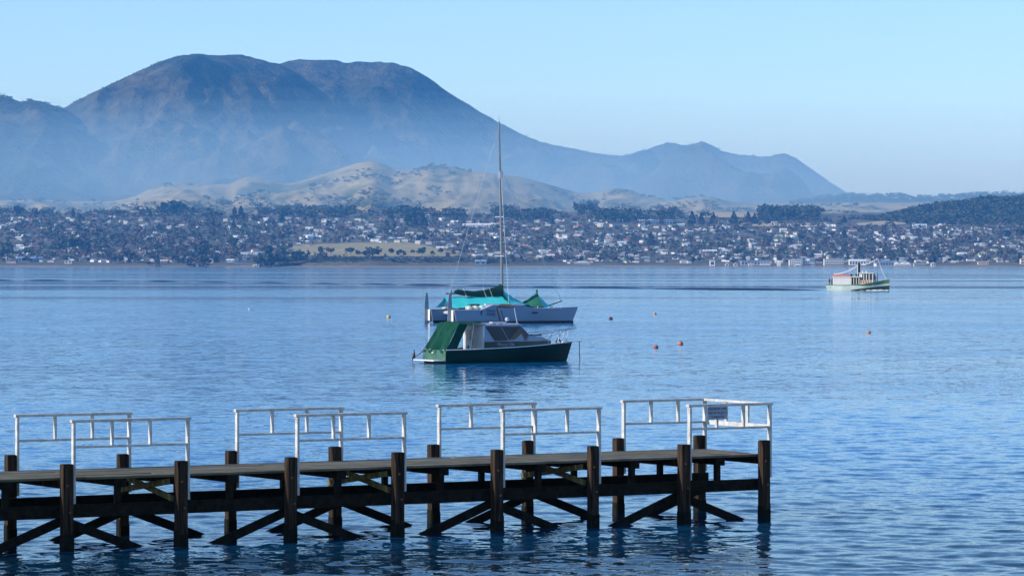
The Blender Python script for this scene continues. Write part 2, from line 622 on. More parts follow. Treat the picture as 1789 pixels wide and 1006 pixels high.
near_px = [116, 316, 508, 695, 868, 1036, 1195, 1335]
far_px = [18, 214, 403, 585, 757, 922, 1080, 1222]
tn = [along(p, 0) for p in near_px]
tf = [along(p, JW) for p in far_px]
for k in range(3):                                    # the jetty goes on towards the shore past the frame
    tn.insert(0, tn[0] - 2.1)
    tf.insert(0, tf[0] - 2.1)


def jp(t, off, z):
    p = J0 + JD * t + JP * off
    return Vector((p.x, p.y, z))


jetty = empty('jetty', jp(tn[-1], JW / 2, 0), 0, 'dark weathered timber jetty on square piles with white railings', 'jetty')
J_INV = -Vector(jetty.location)


def jl(t, off, z):
    return jp(t, off, z) + J_INV


def jbar(name, a, b, w, h, m, up=(0, 0, 1), bev=0.006, parent=None):
    return MB().bar(a, b, w, h, up, bev).build(name, m, parent or jetty)


deck = empty('deck', (0, 0, 0))
deck.parent = jetty


rj = random.Random(4)
for row, (ts, off) in enumerate(((tn, 0.0), (tf, JW))):
    for i, t in enumerate(ts):
        s = 0.19 + rj.uniform(-0.012, 0.012)
        top = Z_TOP + rj.uniform(-0.03, 0.03)
        lean = rj.uniform(-0.02, 0.02)
        mb = MB()
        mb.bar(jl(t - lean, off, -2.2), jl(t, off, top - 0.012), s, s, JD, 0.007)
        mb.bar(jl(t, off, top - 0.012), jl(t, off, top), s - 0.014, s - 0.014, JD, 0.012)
        pl = mb.build('pile', M_pile, jetty)
        hw_ = s / 2 + 0.004
        for sx in (-1, 1):                            # weed grown on the wet foot of the pile
            MB().bar(jl(t - lean * 0.6 + sx * (hw_ + 0.006), off, -0.3), jl(t - lean * 0.5 + sx * hw_, off, 0.20 + rj.uniform(0, 0.14)), s * 0.96, 0.012, JD, 0.003).build('weed_fringe', M_weed, pl)
        MB().bar(jl(t - lean * 0.6, off - hw_ - 0.006, -0.3), jl(t - lean * 0.5, off - hw_, 0.20 + rj.uniform(0, 0.14)), s * 0.9, 0.012, JP, 0.003).build('weed_fringe', M_weed, pl)
        MB().tube([jl(t + 0.03, off - s / 2 - 0.02, 0.71), jl(t + 0.03, off - s / 2 + 0.02, 0.71)], 0.022, 8).build('bolt', M_bolt, pl)
        MB().tube([jl(t - 0.02, off - s / 2 - 0.02, 1.2), jl(t - 0.02, off - s / 2 + 0.02, 1.2)], 0.022, 8).build('bolt', M_bolt, pl)
T0, T1 = tn[0] - 0.4, tn[-1] + 0.02
# lengthwise deck planks
n_pl = 10
inner0, inner1 = 0.10, JW - 0.08
pw = (inner1 - inner0) / n_pl
for r_ in range(n_pl):
    off = inner0 + (r_ + 0.5) * pw
    t = T0 + (0 if r_ % 2 else -1.4)
    while t < T1 - 0.05:
        e = min(t + 4.25 + rj.uniform(-0.05, 0.05), T1 + rj.uniform(-0.03, 0.03))
        zz = Z_DECK - 0.025 + rj.uniform(-0.006, 0.006)
        jbar('plank', jl(max(t, T0), off, zz), jl(e - 0.006, off, zz + rj.uniform(-0.004, 0.004)), pw - 0.014 - rj.uniform(0, 0.006), 0.05, M_plank if rj.random() < 0.6 else M_plank2, bev=0.008, parent=deck)
        t = e
# cross beams under the deck, at every pile pair and halfway
for i in range(len(tn)):
    pairs = [(tn[i], tf[i])]
    if i:
        pairs.append(((tn[i] + tn[i - 1]) / 2, (tf[i] + tf[i - 1]) / 2))
    for j, (a, b) in enumerate(pairs):
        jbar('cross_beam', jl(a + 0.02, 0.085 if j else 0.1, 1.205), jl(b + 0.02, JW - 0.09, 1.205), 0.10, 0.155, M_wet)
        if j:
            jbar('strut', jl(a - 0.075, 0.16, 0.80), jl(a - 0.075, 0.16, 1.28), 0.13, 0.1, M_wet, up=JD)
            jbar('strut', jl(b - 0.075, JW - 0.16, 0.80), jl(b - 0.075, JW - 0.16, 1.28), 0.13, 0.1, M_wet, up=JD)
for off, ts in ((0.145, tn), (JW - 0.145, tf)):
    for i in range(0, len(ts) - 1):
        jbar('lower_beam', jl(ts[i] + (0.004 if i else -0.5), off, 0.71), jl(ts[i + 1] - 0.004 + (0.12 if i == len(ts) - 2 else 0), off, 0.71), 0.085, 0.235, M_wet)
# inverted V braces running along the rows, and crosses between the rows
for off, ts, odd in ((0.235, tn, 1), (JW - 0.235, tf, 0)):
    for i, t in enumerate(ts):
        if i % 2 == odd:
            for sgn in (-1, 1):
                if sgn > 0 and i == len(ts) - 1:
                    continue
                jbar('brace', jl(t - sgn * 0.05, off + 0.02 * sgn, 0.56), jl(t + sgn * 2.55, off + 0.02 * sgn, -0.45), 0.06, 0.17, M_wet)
for i in range(len(tn)):
    if i % 2 == 0 and i < len(tn) - 1:
        for za, zb, sh in ((1.22, 0.88, -0.13), (0.90, 1.20, -0.20)):
            jbar('brace', jl(tf[i] + sh, JW - 0.12, za), jl(tn[i] + sh, 0.1, zb), 0.05, 0.11, M_moss)


def railing(pa, pb, ends=True, posts=(True, True), shift=0.135):
    """pa, pb: (t, off) of two piles; posts stand on the outward side of each pile"""
    (ta, oa), (tb, ob) = pa, pb
    g = empty('railing', (0, 0, 0))
    g.parent = jetty
    ta, tb = ta + shift, tb + shift
    A, B = jl(ta, oa, 0), jl(tb, ob, 0)
    d = (B - A).normalized()
    L = (B - A).length
    n = Vector((0, 0, 1)).cross(d)

    def P(s, z):
        q = A + d * s
        return Vector((q.x, q.y, z))
    for ok, s in zip(posts, (0.0, L)):
        if ok:
            jbar('post', P(s, 0.86), P(s, Z_RAIL - 0.055), 0.105, 0.05, M_white, up=d, parent=g, bev=0.004)
    jbar('top_rail', P(-0.05, Z_RAIL - 0.0275), P(L + 0.05, Z_RAIL - 0.0275), 0.115, 0.052, M_white, parent=g, bev=0.005)
    jbar('mid_rail', P(0.026, 1.895), P(L - 0.026, 1.895), 0.095, 0.042, M_white, parent=g, bev=0.004)
    for k in (1, 2):
        jbar('baluster', P(L * k / 3, 1.917), P(L * k / 3, Z_RAIL - 0.0545), 0.09, 0.045, M_white, up=d, parent=g, bev=0.004)
    for s in (0.0, L):
        for zz in (1.45, 2.30):
            MB().tube([P(s, zz) - d * 0.034, P(s, zz) + d * 0.034], 0.011, 6).build('bolt', M_bolt, g)
    return g


idx = [(3, 4), (5, 6), (7, 8), (9, 10)]
for a, b in idx:
    railing((tn[a], 0.0), (tn[b], 0.0))
    railing((tf[a], JW), (tf[b], JW))
railing((tn[1], 0.0), (tn[2], 0.0))
railing((tf[1], JW), (tf[2], JW))
# the end railing closes the head of the jetty
ge = empty('railing', (0, 0, 0))
ge.parent = jetty
te = tn[-1] + 0.135
tfe = tf[-1] + 0.135
A, B = jl(tfe, JW, 0), jl(te, 0, 0)
dd = (B - A).normalized()
LL = (B - A).length


def PE(s, z):
    q = A + dd * s
    return Vector((q.x, q.y, z))


jbar('top_rail', PE(0.064, Z_RAIL - 0.03), PE(LL - 0.064, Z_RAIL - 0.03), 0.12, 0.05, M_white, parent=ge, bev=0.005)
jbar('mid_rail', PE(0.06, 1.895), PE(LL - 0.06, 1.895), 0.05, 0.095, M_white, parent=ge, bev=0.005)
for k in (1, 2):
    jbar('baluster', PE(LL * k / 3, 1.945), PE(LL * k / 3, Z_RAIL - 0.056), 0.045, 0.09, M_white, up=dd, parent=ge, bev=0.004)

# the notice on the railing near the head of the jetty
M_signb = mat('sign_board', (0.30, 0.36, 0.46), 0.5, var=0.12, scale=6)
M_signt = mat('sign_letters', (0.02, 0.03, 0.09), 0.6, var=0.1)
ts_ = along(1253, -0.075)
sg = empty('notice_sign', jp(ts_, -0.078, 2.215), math.atan2(JD.y, JD.x), 'small blue grey notice board with dark lettering on the jetty railing', 'sign')
MB().bar((-0.235, 0, 0), (0.235, 0, 0), 0.012, 0.265, bev=0.003).build('board', M_signb, sg)
for ln, zz in (('MAXIMUM TIME', 0.082), ('TIED UP TO JETTY', 0.0), ('15 MINUTES', -0.082)):
    o = text(ln, 0.068, M_signt, sg, (0, -0.0085, zz), (R(90), 0, 0))
    o.scale = (0.83 if len(ln) > 13 else 0.92, 1, 1)

# ------------------------------------------------------------------ boats


def sm(a, b, t):
    t = max(0.0, min(1.0, (t - a) / (b - a)))
    return t * t * (3 - 2 * t)


def hull_rows(L, n, hb_sheer, hb_wl, z_sheer, z_keel, rake, k=7, p=0.8):
    """hull sections from stern to stem; the arguments are functions of s = 0..1"""
    rows = []
    for i in range(n + 1):
        s = i / n
        pts = []
        zk, zs = z_keel(s), z_sheer(s)
        for j in range(k + 1):
            t = j / k
            z = zk + (zs - zk) * t
            if z <= 0:
                y = hb_wl(s) * max(0.0, 1 - (z / zk) ** 2) ** 0.5 if zk < 0 else 0
                y = max(y, 0.0)
            else:
                y = hb_wl(s) + (hb_sheer(s) - hb_wl(s)) * (z / zs) ** p
            x = L * s + rake(s) * (z / max(zs, 0.01))
            pts.append((x, y, z))
        rows.append(pts)
    return rows


def hull_part(rows, m, name, parent, smooth=True, transom=True):
    mb = MB()
    star = [[Vector((x, -y, z)) for x, y, z in r] for r in rows]
    port = [[Vector((x, y, z)) for x, y, z in r] for r in rows]
    full = [list(reversed(a)) + b[1:] for a, b in zip(star, port)]
    mb.loft(full, flip=True)
    if transom:
        nn = len(full[0])
        mb.add(full[0], [tuple(range(nn))])
    return mb.build(name, m, parent, smooth)


def deck_part(rows, m, name, parent, dz=-0.03, inset=0.02, s0=0.0, s1=1.0):
    n = len(rows) - 1
    rr = []
    for i, r in enumerate(rows):
        if s0 - 1e-6 <= i / n <= s1 + 1e-6:
            x, y, z = r[-1]
            y = max(y - inset, 0.005)
            rr.append([(x, -y, z + dz), (x, 0, z + dz + 0.03), (x, y, z + dz)])
    return MB().loft(rr, flip=True).build(name, m, parent, True)


def strake(rows, m, name, parent, r=0.03, j=-1, dz=0.0, out=0.01):
    for sgn in (-1, 1):
        MB().tube([(x[j][0], sgn * (x[j][1] + out), x[j][2] + dz) for x in rows], r, 6).build(name, m, parent, True)


M_dgreen = mat('dark_green_hull', (0.004, 0.030, 0.022), 0.45, var=0.2, scale=1.2, spec=0.25)
M_dgreen2 = mat('dark_green_stripe', (0.012, 0.03, 0.032), 0.45, var=0.2, scale=2)
M_tgreen = mat('transom_green', (0.015, 0.085, 0.055), 0.6, scale=3.0, col2=(0.06, 0.15, 0.11))
M_canvas = mat('green_canvas', (0.003, 0.045, 0.030), 0.9, spec=0.15, scale=2.0, col2=(0.007, 0.072, 0.048), bump=0.01)
M_gel = mat('white_gelcoat', (0.50, 0.53, 0.62), 0.3, var=0.06, scale=1.5)
M_cab = mat('launch_cabin_shade', (0.25, 0.30, 0.40), 0.4, var=0.08, scale=1.5)  # white cabin sides, their bluish shade put into the colour
M_gel2 = mat('aged_white_paint', (0.74, 0.73, 0.70), 0.5, scale=5, col2=(0.86, 0.85, 0.82))
M_glass = mat('tinted_glass', (0.022, 0.018, 0.03), 0.12, var=0.3, scale=1.0, spec=0.4)
M_steel = mat('stainless_rail', (0.45, 0.47, 0.5), 0.3, metal=0.8)
M_black = mat('black_rubber', (0.012, 0.012, 0.014), 0.6)
M_rope = mat('rope', (0.10, 0.09, 0.08), 0.9)
M_teak = mat('grey_teak', (0.28, 0.22, 0.16), 0.8)
M_anti = mat('antifoul_brown', (0.05, 0.035, 0.025), 0.8)
M_silver = mat('grey_lettering', (0.34, 0.38, 0.38), 0.5, var=0.1)

# --- the green launch
p0 = on_water(759, 634)
launch = empty('motor_launch', p0, R(28), 'dark green motor launch with white cabin and green canvas awning', 'boat')
LL_ = 8.0
rows = hull_rows(LL_, 22,
                 lambda s: 1.40 * (1 - 0.985 * sm(0.45, 1.0, s) ** 1.7) + 0.01,
                 lambda s: 1.22 * (1 - 0.99 * sm(0.3, 0.97, s) ** 1.35) + 0.005,
                 lambda s: 0.72 + 0.30 * s ** 1.6,
                 lambda s: -0.45 + 0.30 * s ** 3,
                 lambda s: 0.34 * sm(0.55, 1.0, s))
hull_part(rows, M_dgreen, 'hull', launch)
deck_part(rows, M_gel, 'foredeck', launch, dz=-0.01, s0=0.30)
MB().box((0.06, -1.28, 0.18), (2.4, 1.28, 0.24)).build('cockpit_floor', M_teak, launch)
strake(rows, M_gel2, 'rubbing_strake', launch, 0.028)
MB().loft([[(-0.012, y, z) for y in (-1.33, -0.6, 0, 0.6, 1.33)] for z in (0.12, 0.40, 0.70)]).build('transom', M_tgreen, launch)
MB().loft([[(-0.012, y, z) for y in (-1.22, 0, 1.22)] for z in (-0.12, 0.115)]).build('waterline_band', M_anti, launch)
MB().bar((-0.34, -1.2, 0.15), (-0.34, 1.45, 0.15), 0.62, 0.05, bev=0.01).build('swim_platform', M_gel2, launch)
MB().tube([(-0.03, 1.0, 0.70), (-0.62, 1.38, 0.20)], 0.025, 6).build('platform_stay', M_black, launch)
MB().lathe([(0.0, -0.06), (0.06, -0.03), (0.07, 0.02), (0.0, 0.06)], (-0.05, 0.1, 0.55), 10).build('stern_light', M_gel2, launch)
for y in (-1.15, 0.45, 0.95):
    MB().box((-0.06, y - 0.1, 0.70), (0.06, y + 0.1, 0.745)).build('cleat', M_steel, launch)
# cabin: sides, front, roof, back wall
CB, CF, CH, CT = 2.35, 4.62, 0.86, 2.0
side = [(CB, CH), (CB, CT), (CF, CT - 0.02), (5.28, 1.42), (6.5, 1.26), (6.78, 0.98), (6.72, CH + 0.02)]


def cabin_hw(x, z):
    base = 1.22 * (1 - 0.72 * sm(4.2, 7.4, x) ** 1.2)
    return base - 0.10 * (z - CH)


mb = MB()
stn = [(CB, CT), (3.0, CT + 0.01), (3.8, CT + 0.005), (CF, CT - 0.02), (4.95, 1.71), (5.28, 1.42), (5.7, 1.38), (6.1, 1.33), (6.5, 1.24), (6.74, 1.0)]
rr = []
for x, zt in stn:
    zb = 1.11
    zt = max(zt, zb + 0.01)
    hb, ht = cabin_hw(x, zb), cabin_hw(x, zt)
    cr = 0.06 if zt > 1.5 else 0.04
    rr.append([(x, -hb, zb), (x, -ht, zt - 0.04), (x, -ht + 0.06, zt), (x, 0, zt + cr), (x, ht - 0.06, zt), (x, ht, zt - 0.04), (x, hb, zb)])
mb.loft(rr, flip=True)
mb.add(rr[-1], [tuple(range(6, -1, -1))])
mb.build('cabin', M_cab, launch, False)
rr = [[(x, -cabin_hw(x, 1.0) - 0.012, z) for z in (0.74, 1.12)] for x in (CB, 3.2, 4.2, 5.0, 5.8, 6.4, 6.8)]
MB().loft(rr).build('cabin_stripe', M_dgreen2, launch, True)
rr = [[(x, cabin_hw(x, 1.0) + 0.012, z) for z in (0.74, 1.12)] for x in (CB, 3.2, 4.2, 5.0, 5.8, 6.4, 6.8)]
MB().loft(rr, flip=True).build('cabin_stripe', M_dgreen2, launch, True)
bw = MB().box((CB - 0.03, -1.17, 0.24), (CB + 0.03, 1.17, CT - 0.03)).build('back_wall', M_gel2, launch)
MB().box((CB - 0.05, 0.10, 0.50), (CB - 0.028, 0.72, 1.86)).build('door', M_gel, launch)
MB().box((CB - 0.062, 0.24, 1.18), (CB - 0.048, 0.62, 1.78)).build('door_window', M_glass, launch)
MB().box((CB - 0.07, 0.52, 0.75), (CB - 0.05, 0.60, 0.90)).build('door_handle', M_black, launch)
for yy in (-0.95, -0.5, -0.05):
    MB().box((CB - 0.045, yy - 0.012, 0.3), (CB - 0.028, yy + 0.012, 1.25)).build('batten', M_gel2, launch)
for sg_ in (-1, 1):
    def cp(x, z, o=0.014):
        return (x, sg_ * (cabin_hw(x, z) + o), z)
    for poly, nm in (([(2.52, 1.88), (3.40, 1.88), (3.78, 1.20), (3.02, 1.20)], 'side_window'), ([(3.46, 1.88), (4.56, 1.86), (5.05, 1.42), (4.92, 1.24), (3.84, 1.20)], 'side_window')):
        MB().add([cp(x, z) for x, z in poly], [tuple(range(len(poly))) if sg_ < 0 else tuple(reversed(range(len(poly))))]).build(nm, M_glass, launch)
    fr = MB()
    fr.tube([cp(x, z, 0.02) for x, z in ((2.50, 1.90), (4.60, 1.88), (5.12, 1.42), (4.96, 1.20), (3.00, 1.17), (2.50, 1.90))], 0.016, 5)
    fr.build('window_frame', M_black, launch)
    MB().add([(4.66, sg_ * 0.06, 1.935), (4.66, sg_ * 0.98, 1.90), (5.24, sg_ * 0.92, 1.45), (5.26, sg_ * 0.06, 1.47)], [(0, 1, 2, 3) if sg_ > 0 else (3, 2, 1, 0)]).build('windscreen', M_glass, launch)
    MB().tube([(2.45, sg_ * 0.98, 2.10), (4.5, sg_ * 0.95, 2.08)], 0.018, 6).build('roof_rail', M_gel, launch)
    for x in (2.5, 2.9, 3.3, 3.7, 4.1, 4.45):
        MB().box((x - 0.09, sg_ * 0.97 - 0.02, 2.0), (x + 0.09, sg_ * 0.97 + 0.02, 2.095)).build('rail_foot', M_gel, launch)
MB().box((2.38, -1.16, 1.985), (4.66, 1.16, 2.02)).build('roof_edge', M_gel, launch)
MB().box((3.1, -0.7, 2.05), (3.95, -0.35, 2.16)).build('roof_hatch', M_gel, launch)
MB().box((5.55, -0.42, 1.40), (6.25, 0.42, 1.46)).build('fore_hatch', M_black, launch)
# a helm seat and wheel show as pale shapes behind the glass
text('Mistral Ella', 0.24, M_silver, launch, (3.6, -1.26, 0.97), (R(90), 0, 0), shear=0.25)
# awning of green canvas: top, sloping back curtain with folds, side panels
rr = []
for i, x in enumerate((0.86, 1.3, 1.8, 2.3, 2.48)):
    rr.append([(x, y, 2.06 + 0.11 * math.cos(y / 1.16 * 1.5) - 0.02 * math.sin(i * 2.1) + 0.02 * (2.4 - x)) for y in np.linspace(-1.14, 1.14, 9)])
MB().loft(rr, flip=False).build('awning_top', M_canvas, launch, True)
rr = []
for j in range(13):
    t = j / 12
    row = []
    for i in range(29):
        y = (-1 + 2 * i / 28) * (1.30 - 0.16 * t)
        f = 0.105 * math.sin(i * 0.9 + 2.0 * t + 1.3 * math.sin(i * 0.5)) * (1 - 0.6 * t)
        row.append((0.02 + 0.86 * t ** 1.08 + f - 0.05 * math.sin(math.pi * t), y, 0.60 + 0.05 * math.cos(i * 0.8) * (1 - t) + (1.52 + 0.09 * math.cos(y * 1.3)) * t))
    rr.append(row)
MB().loft(rr, flip=True).build('awning_curtain', M_canvas, launch, True)
for sg_ in (-1, 1):
    rr = [[(0.02 + 0.86 * t + w, sg_ * (1.31 - 0.17 * t + 0.02 * math.sin(5 * w + 4 * t)), 0.70 + 1.37 * t) for w in ((0, 0.3, 0.62 - 0.1 * t) if sg_ < 0 else (0, 0.2))] for t in (0, 0.25, 0.5, 0.75, 1.0)]
    MB().loft(rr).build('awning_side', M_canvas, launch, True)
for y in (-1.14, 1.14):
    MB().tube([(1.55, y, 0.72), (1.75, y, 2.05)], 0.02, 6).build('awning_pole', M_steel, launch)
# light frame on the roof with a rolled dark cover
tops = []
for y in (0.95, -0.95):
    MB().tube([(4.48, y, 2.02), (4.28, y, 2.92)], 0.022, 6).build('frame_leg', M_gel, launch)
    tops.append((4.27, y, 2.94))
MB().tube([tops[0], (4.25, 0.5, 3.0), (4.25, -0.5, 3.0), tops[1]], [0.05, 0.10, 0.10, 0.04], 8).build('rolled_cover', M_black, launch, True)
MB().tube([(4.05, 0.15, 2.05), (3.82, 0.15, 2.9)], 0.045, 6).build('aerial_mast', M_black, launch)
MB().tube([(4.25, 0.05, 2.05), (4.02, 0.05, 2.75)], 0.025, 6).build('aerial_mast', M_black, launch)
MB().lathe([(0.0, -0.13), (0.09, -0.08), (0.11, 0.0), (0.08, 0.08), (0.0, 0.12)], (4.3, -0.1, 2.28), 10).build('searchlight', M_gel, launch, True)
# pulpit rails, bowsprit, anchor rope
for sg_ in (-1, 1):
    top_ = [(5.3, sg_ * 0.95, 1.42), (6.3, sg_ * 0.82, 1.55), (7.4, sg_ * 0.48, 1.66), (8.35, sg_ * 0.12, 1.74), (8.62, 0, 1.76)]
    MB().tube(top_, 0.018, 6).build('pulpit_rail', M_steel, launch)
    MB().tube([(6.2, sg_ * 0.80, 1.12), (7.0, sg_ * 0.55, 1.45), (8.0, sg_ * 0.22, 1.70)], 0.014, 6).build('pulpit_rail', M_steel, launch)
    MB().tube([(7.15, sg_ * 0.52, 0.95), (7.42, sg_ * 0.46, 1.66)], [0.035, 0.028], 6).build('stanchion', M_gel, launch)
    MB().tube([(7.85, sg_ * 0.24, 0.99), (8.02, sg_ * 0.2, 1.70)], 0.022, 6).build('stanchion', M_gel, launch)
    MB().tube([(6.45, sg_ * 0.74, 0.92), (6.6, sg_ * 0.70, 1.30)], 0.012, 6).build('stanchion', M_steel, launch)
MB().bar((7.7, 0, 1.03), (8.85, 0, 1.08), 0.30, 0.06, bev=0.01).build('bowsprit', M_gel2, launch)
MB().tube([(7.4, 0.1, 1.0), (7.55, 0.1, 1.2), (7.7, 0.05, 1.02)], 0.05, 6).build('anchor_winch', M_black, launch)
MB().tube([(8.80, 0, 1.05), (8.80, -0.01, 0.4), (8.86, -0.02, -0.4)], 0.022, 6).build('mooring_rope', M_rope, launch)

# the cormorant on the swim platform


def skin_body(name, joints, edges, m, loc, rz, subs=2):
    me = bpy.data.meshes.new(name)
    me.from_pydata([j[:3] for j in joints], edges, [])
    me.materials.append(m)
    o = link(name, me)
    o.location, o.rotation_euler = loc, (0, 0, rz)
    sk = o.modifiers.new('skin', 'SKIN')
    for v, j in zip(me.skin_vertices[0].data, joints):
        v.radius = (j[3], j[4] if len(j) > 4 else j[3])
    me.skin_vertices[0].data[0].use_root = True
    sk.use_smooth_shade = True
    ss = o.modifiers.new('sub', 'SUBSURF')
    ss.levels = ss.render_levels = subs
    return o


M_bird = mat('dark_feathers', (0.010, 0.010, 0.012), 0.6, scale=8, col2=(0.035, 0.03, 0.028))
bl = launch.matrix_basis @ Vector((-0.52, 1.40, 0.175))
bl = Matrix.Translation(p0) @ Matrix.Rotation(R(28), 4, 'Z') @ Vector((-0.55, 1.36, 0.175))
bird = skin_body('cormorant', [(0, 0, 0.20, 0.07, 0.085), (0.045, 0, 0.30, 0.06, 0.065), (0.05, 0, 0.36, 0.035), (0.025, 0, 0.43, 0.026), (0.03, 0, 0.485, 0.03), (0.07, 0, 0.485, 0.016), (0.13, 0, 0.475, 0.007),
                               (-0.06, 0, 0.10, 0.05, 0.06), (-0.13, 0, 0.0, 0.03, 0.05), (-0.18, 0, -0.10, 0.012, 0.045),
                               (0.0, 0.035, 0.09, 0.022), (0.01, 0.035, 0.01, 0.012), (0.07, 0.04, 0.005, 0.012), (0.0, -0.035, 0.09, 0.022), (0.01, -0.035, 0.01, 0.012), (0.07, -0.04, 0.005, 0.012)],
                 [(0, 1), (1, 2), (2, 3), (3, 4), (4, 5), (5, 6), (0, 7), (7, 8), (8, 9), (0, 10), (10, 11), (11, 12), (0, 13), (13, 14), (14, 15)], M_bird, bl, R(60))
tag(bird, 'dark cormorant perched upright on the swim platform of the green launch', 'bird')

# --- the catamaran
p0 = Vector(((773 - CX) / F * 278.9, 278.9, 0))
cat = empty('sailing_catamaran', p0, R(23), 'white sailing catamaran with turquoise awnings and a tall bare mast', 'sailboat')
M_cathull = mat('catamaran_hull', (0.24, 0.31, 0.40), 0.4, var=0.05, scale=0.6)
M_cream = mat('cream_fairing', (0.80, 0.77, 0.66), 0.5, var=0.08, scale=3)
M_turq = mat('turquoise_awning', (0.03, 0.52, 0.54), 0.8, scale=1.0, col2=(0.05, 0.66, 0.66), bump=0.02)
M_sailcover = mat('dark_green_sail_cover', (0.006, 0.04, 0.035), 0.85, scale=1.5, col2=(0.015, 0.06, 0.05), bump=0.05)
M_tent = mat('green_tent', (0.008, 0.11, 0.075), 0.85, scale=1.0, col2=(0.015, 0.16, 0.10), bump=0.02)
M_alu = mat('mast_alloy', (0.20, 0.21, 0.22), 0.5, metal=0.3, var=0.1)
M_rud = mat('rudder_grey', (0.24, 0.28, 0.34), 0.45, var=0.1)
M_boot = mat('boot_stripe', (0.012, 0.014, 0.02), 0.6)
M_blue = mat('blue_lettering', (0.02, 0.04, 0.12), 0.5, var=0.1)
CL = 11.3
for side in (-1, 1):
    hl = MB()
    rows = hull_rows(CL, 20,
                     lambda s: 0.72 * (1 - 0.985 * sm(0.35, 1.0, s) ** 1.4) * (0.9 + 0.1 * sm(0, 0.2, s)) + 0.005,
                     lambda s: 0.52 * (1 - 0.99 * sm(0.25, 0.98, s) ** 1.25) + 0.004,
                     lambda s: 1.22 + 0.42 * sm(0.21, 0.29, s) - 0.32 * sm(0.52, 0.68, s) + 0.10 * sm(0.7, 1, s),
                     lambda s: -0.5 + 0.3 * s ** 3,
                     lambda s: 0.62 * sm(0.5, 1, s) - 0.25 * (1 - sm(0, 0.05, s)), k=9, p=0.6)
    rows = [[(x, y, z) for x, y, z in r] for r in rows]
    h = hull_part(rows, M_cathull, 'hull', cat)
    h.location = (0, side * 2.8, 0)
    deck_part(rows, M_gel, 'deck', h, dz=0.0, inset=0.0)
    bt = MB()
    bt.loft([[(r[3][0], -abs(r[3][1]) - 0.09 * (1 - i / 20), -0.08), (r[3][0], -abs(r[3][1]) - 0.095 * (1 - i / 20) - 0.004, 0.20)] for i, r in enumerate(rows)])
    bt.build('boot_stripe', M_boot, h)
    MB().loft([[(-0.30 + 0.0 * z, y, z) for y in (-0.50, 0, 0.50)] for z in (0.2, 0.75, 1.2)]).build('stern_panel', M_cream, h)
    # raised rudder blade on the stern
    MB().prism([(-0.62, -0.15), (-0.20, -0.15), (-0.22, 1.5), (-0.26, 2.3), (-0.34, 2.68), (-0.46, 2.72), (-0.56, 2.3), (-0.62, 1.5)], -0.035, 0.035).build('rudder', M_rud, h)
    MB().box((3.0, -0.735, 0.86), (3.1, -0.73, 0.9)).build('skin_fitting', M_black, h)
    MB().box((7.2, -0.62, 0.88), (7.75, -0.55, 0.99)).build('hull_port', M_black, h)
    for x in (0.5, 1.1, 1.7):
        MB().lathe([(0.0, -0.10), (0.30, -0.08), (0.34, 0.06), (0.26, 0.2), (0.0, 0.26)], (x + 0.9, 0, 1.34), 10).build('coaming', M_cream, h, True)
    for x in (7.9, 9.0, 10.2):
        MB().tube([(x, -0.2, 1.3), (x, -0.2, 1.5)], 0.04, 6).build('bollard', M_gel, h)
MB().bar((1.9, -2.4, 0.92), (1.9, 2.4, 0.92), 1.9, 0.3, bev=0.08).build('bridge_deck', M_gel, cat)
MB().bar((5.2, -2.4, 0.98), (5.2, 2.4, 0.98), 3.6, 0.4, bev=0.1).build('bridge_deck', M_gel, cat)
MB().bar((9.4, -2.5, 1.15), (9.4, 2.5, 1.15), 0.18, 0.2, bev=0.04).build('cross_beam', M_alu, cat)
MB().prism([(2.9, 1.1), (3.3, 1.72), (6.6, 1.74), (7.5, 1.2)], -2.2, 2.2).build('cabin', M_gel, cat)
for x0, x1 in ((3.5, 4.3), (4.5, 5.3), (5.5, 6.3)):
    MB().box((x0, -2.215, 1.35), (x1, -2.2, 1.62)).build('cabin_window', M_glass, cat)
MB().tube([(9.4, 0, 1.25), (11.6, 0, 1.92)], [0.06, 0.04], 8).build('bowsprit', M_black, cat)
# mast, spreaders, boom, rigging
MX = 5.77
mast_top = Vector((MX - 0.33, 0, 17.95))
MB().tube([(MX, 0, 1.5), (MX - 0.1, 0, 7), (MX - 0.22, 0, 12.6), mast_top], [0.13, 0.125, 0.11, 0.07], 8).build('mast', M_alu, cat)
MB().box((MX - 0.32, -0.1, 12.9), (MX - 0.02, 0.1, 13.5)).build('radar_reflector', M_gel, cat)
MB().tube([mast_top, mast_top + Vector((0, 0, 0.55))], 0.012, 5).build('masthead_aerial', M_black, cat)
for z, w in ((9.45, 0.95), (5.95, 1.1)):
    MB().bar((MX - 0.42, w * 0.75, z), (MX - 0.05, -w * 0.4, z), 0.07, 0.06, bev=0.01).build('spreader', M_gel, cat)
bx = [MX - 0.05, MX - 0.9, MX - 2.2, MX - 3.6, MX - 4.6]
MB().tube([(MX - 0.1, 0, 2.62), (MX - 5.45, 0, 2.62)], 0.07, 8).build('boom', M_alu, cat)
rr = []
for x, zt, zb in ((5.78, 3.55, 1.95), (5.6, 3.5, 2.02), (4.9, 3.2, 2.25), (4.0, 2.98, 2.32), (3.0, 2.88, 2.35), (2.0, 2.95, 2.42), (1.45, 3.02, 2.55), (1.15, 2.9, 2.62)):
    ring = []
    for k in range(10):
        a = 2 * math.pi * k / 10
        w = 0.20 + 0.03 * math.sin(x * 5 + k)
        ring.append((x + 0.02 * math.sin(k * 3), w * math.cos(a), (zt + zb) / 2 + (zt - zb) / 2 * math.sin(a) + 0.03 * math.sin(x * 7 + k)))
    rr.append(ring)
mb = MB()
mb.loft(rr, closed=True)
mb.add(rr[0], [tuple(range(9, -1, -1))])
mb.add(rr[-1], [tuple(range(10))])
mb.build('sail_cover', M_sailcover, cat, True)
for x in (2.2, 4.1, 4.7):
    MB().tube([(x, -0.27, 2.3), (x - 0.25, -0.12, 3.1)], 0.018, 5).build('cover_tie', M_cream, cat)
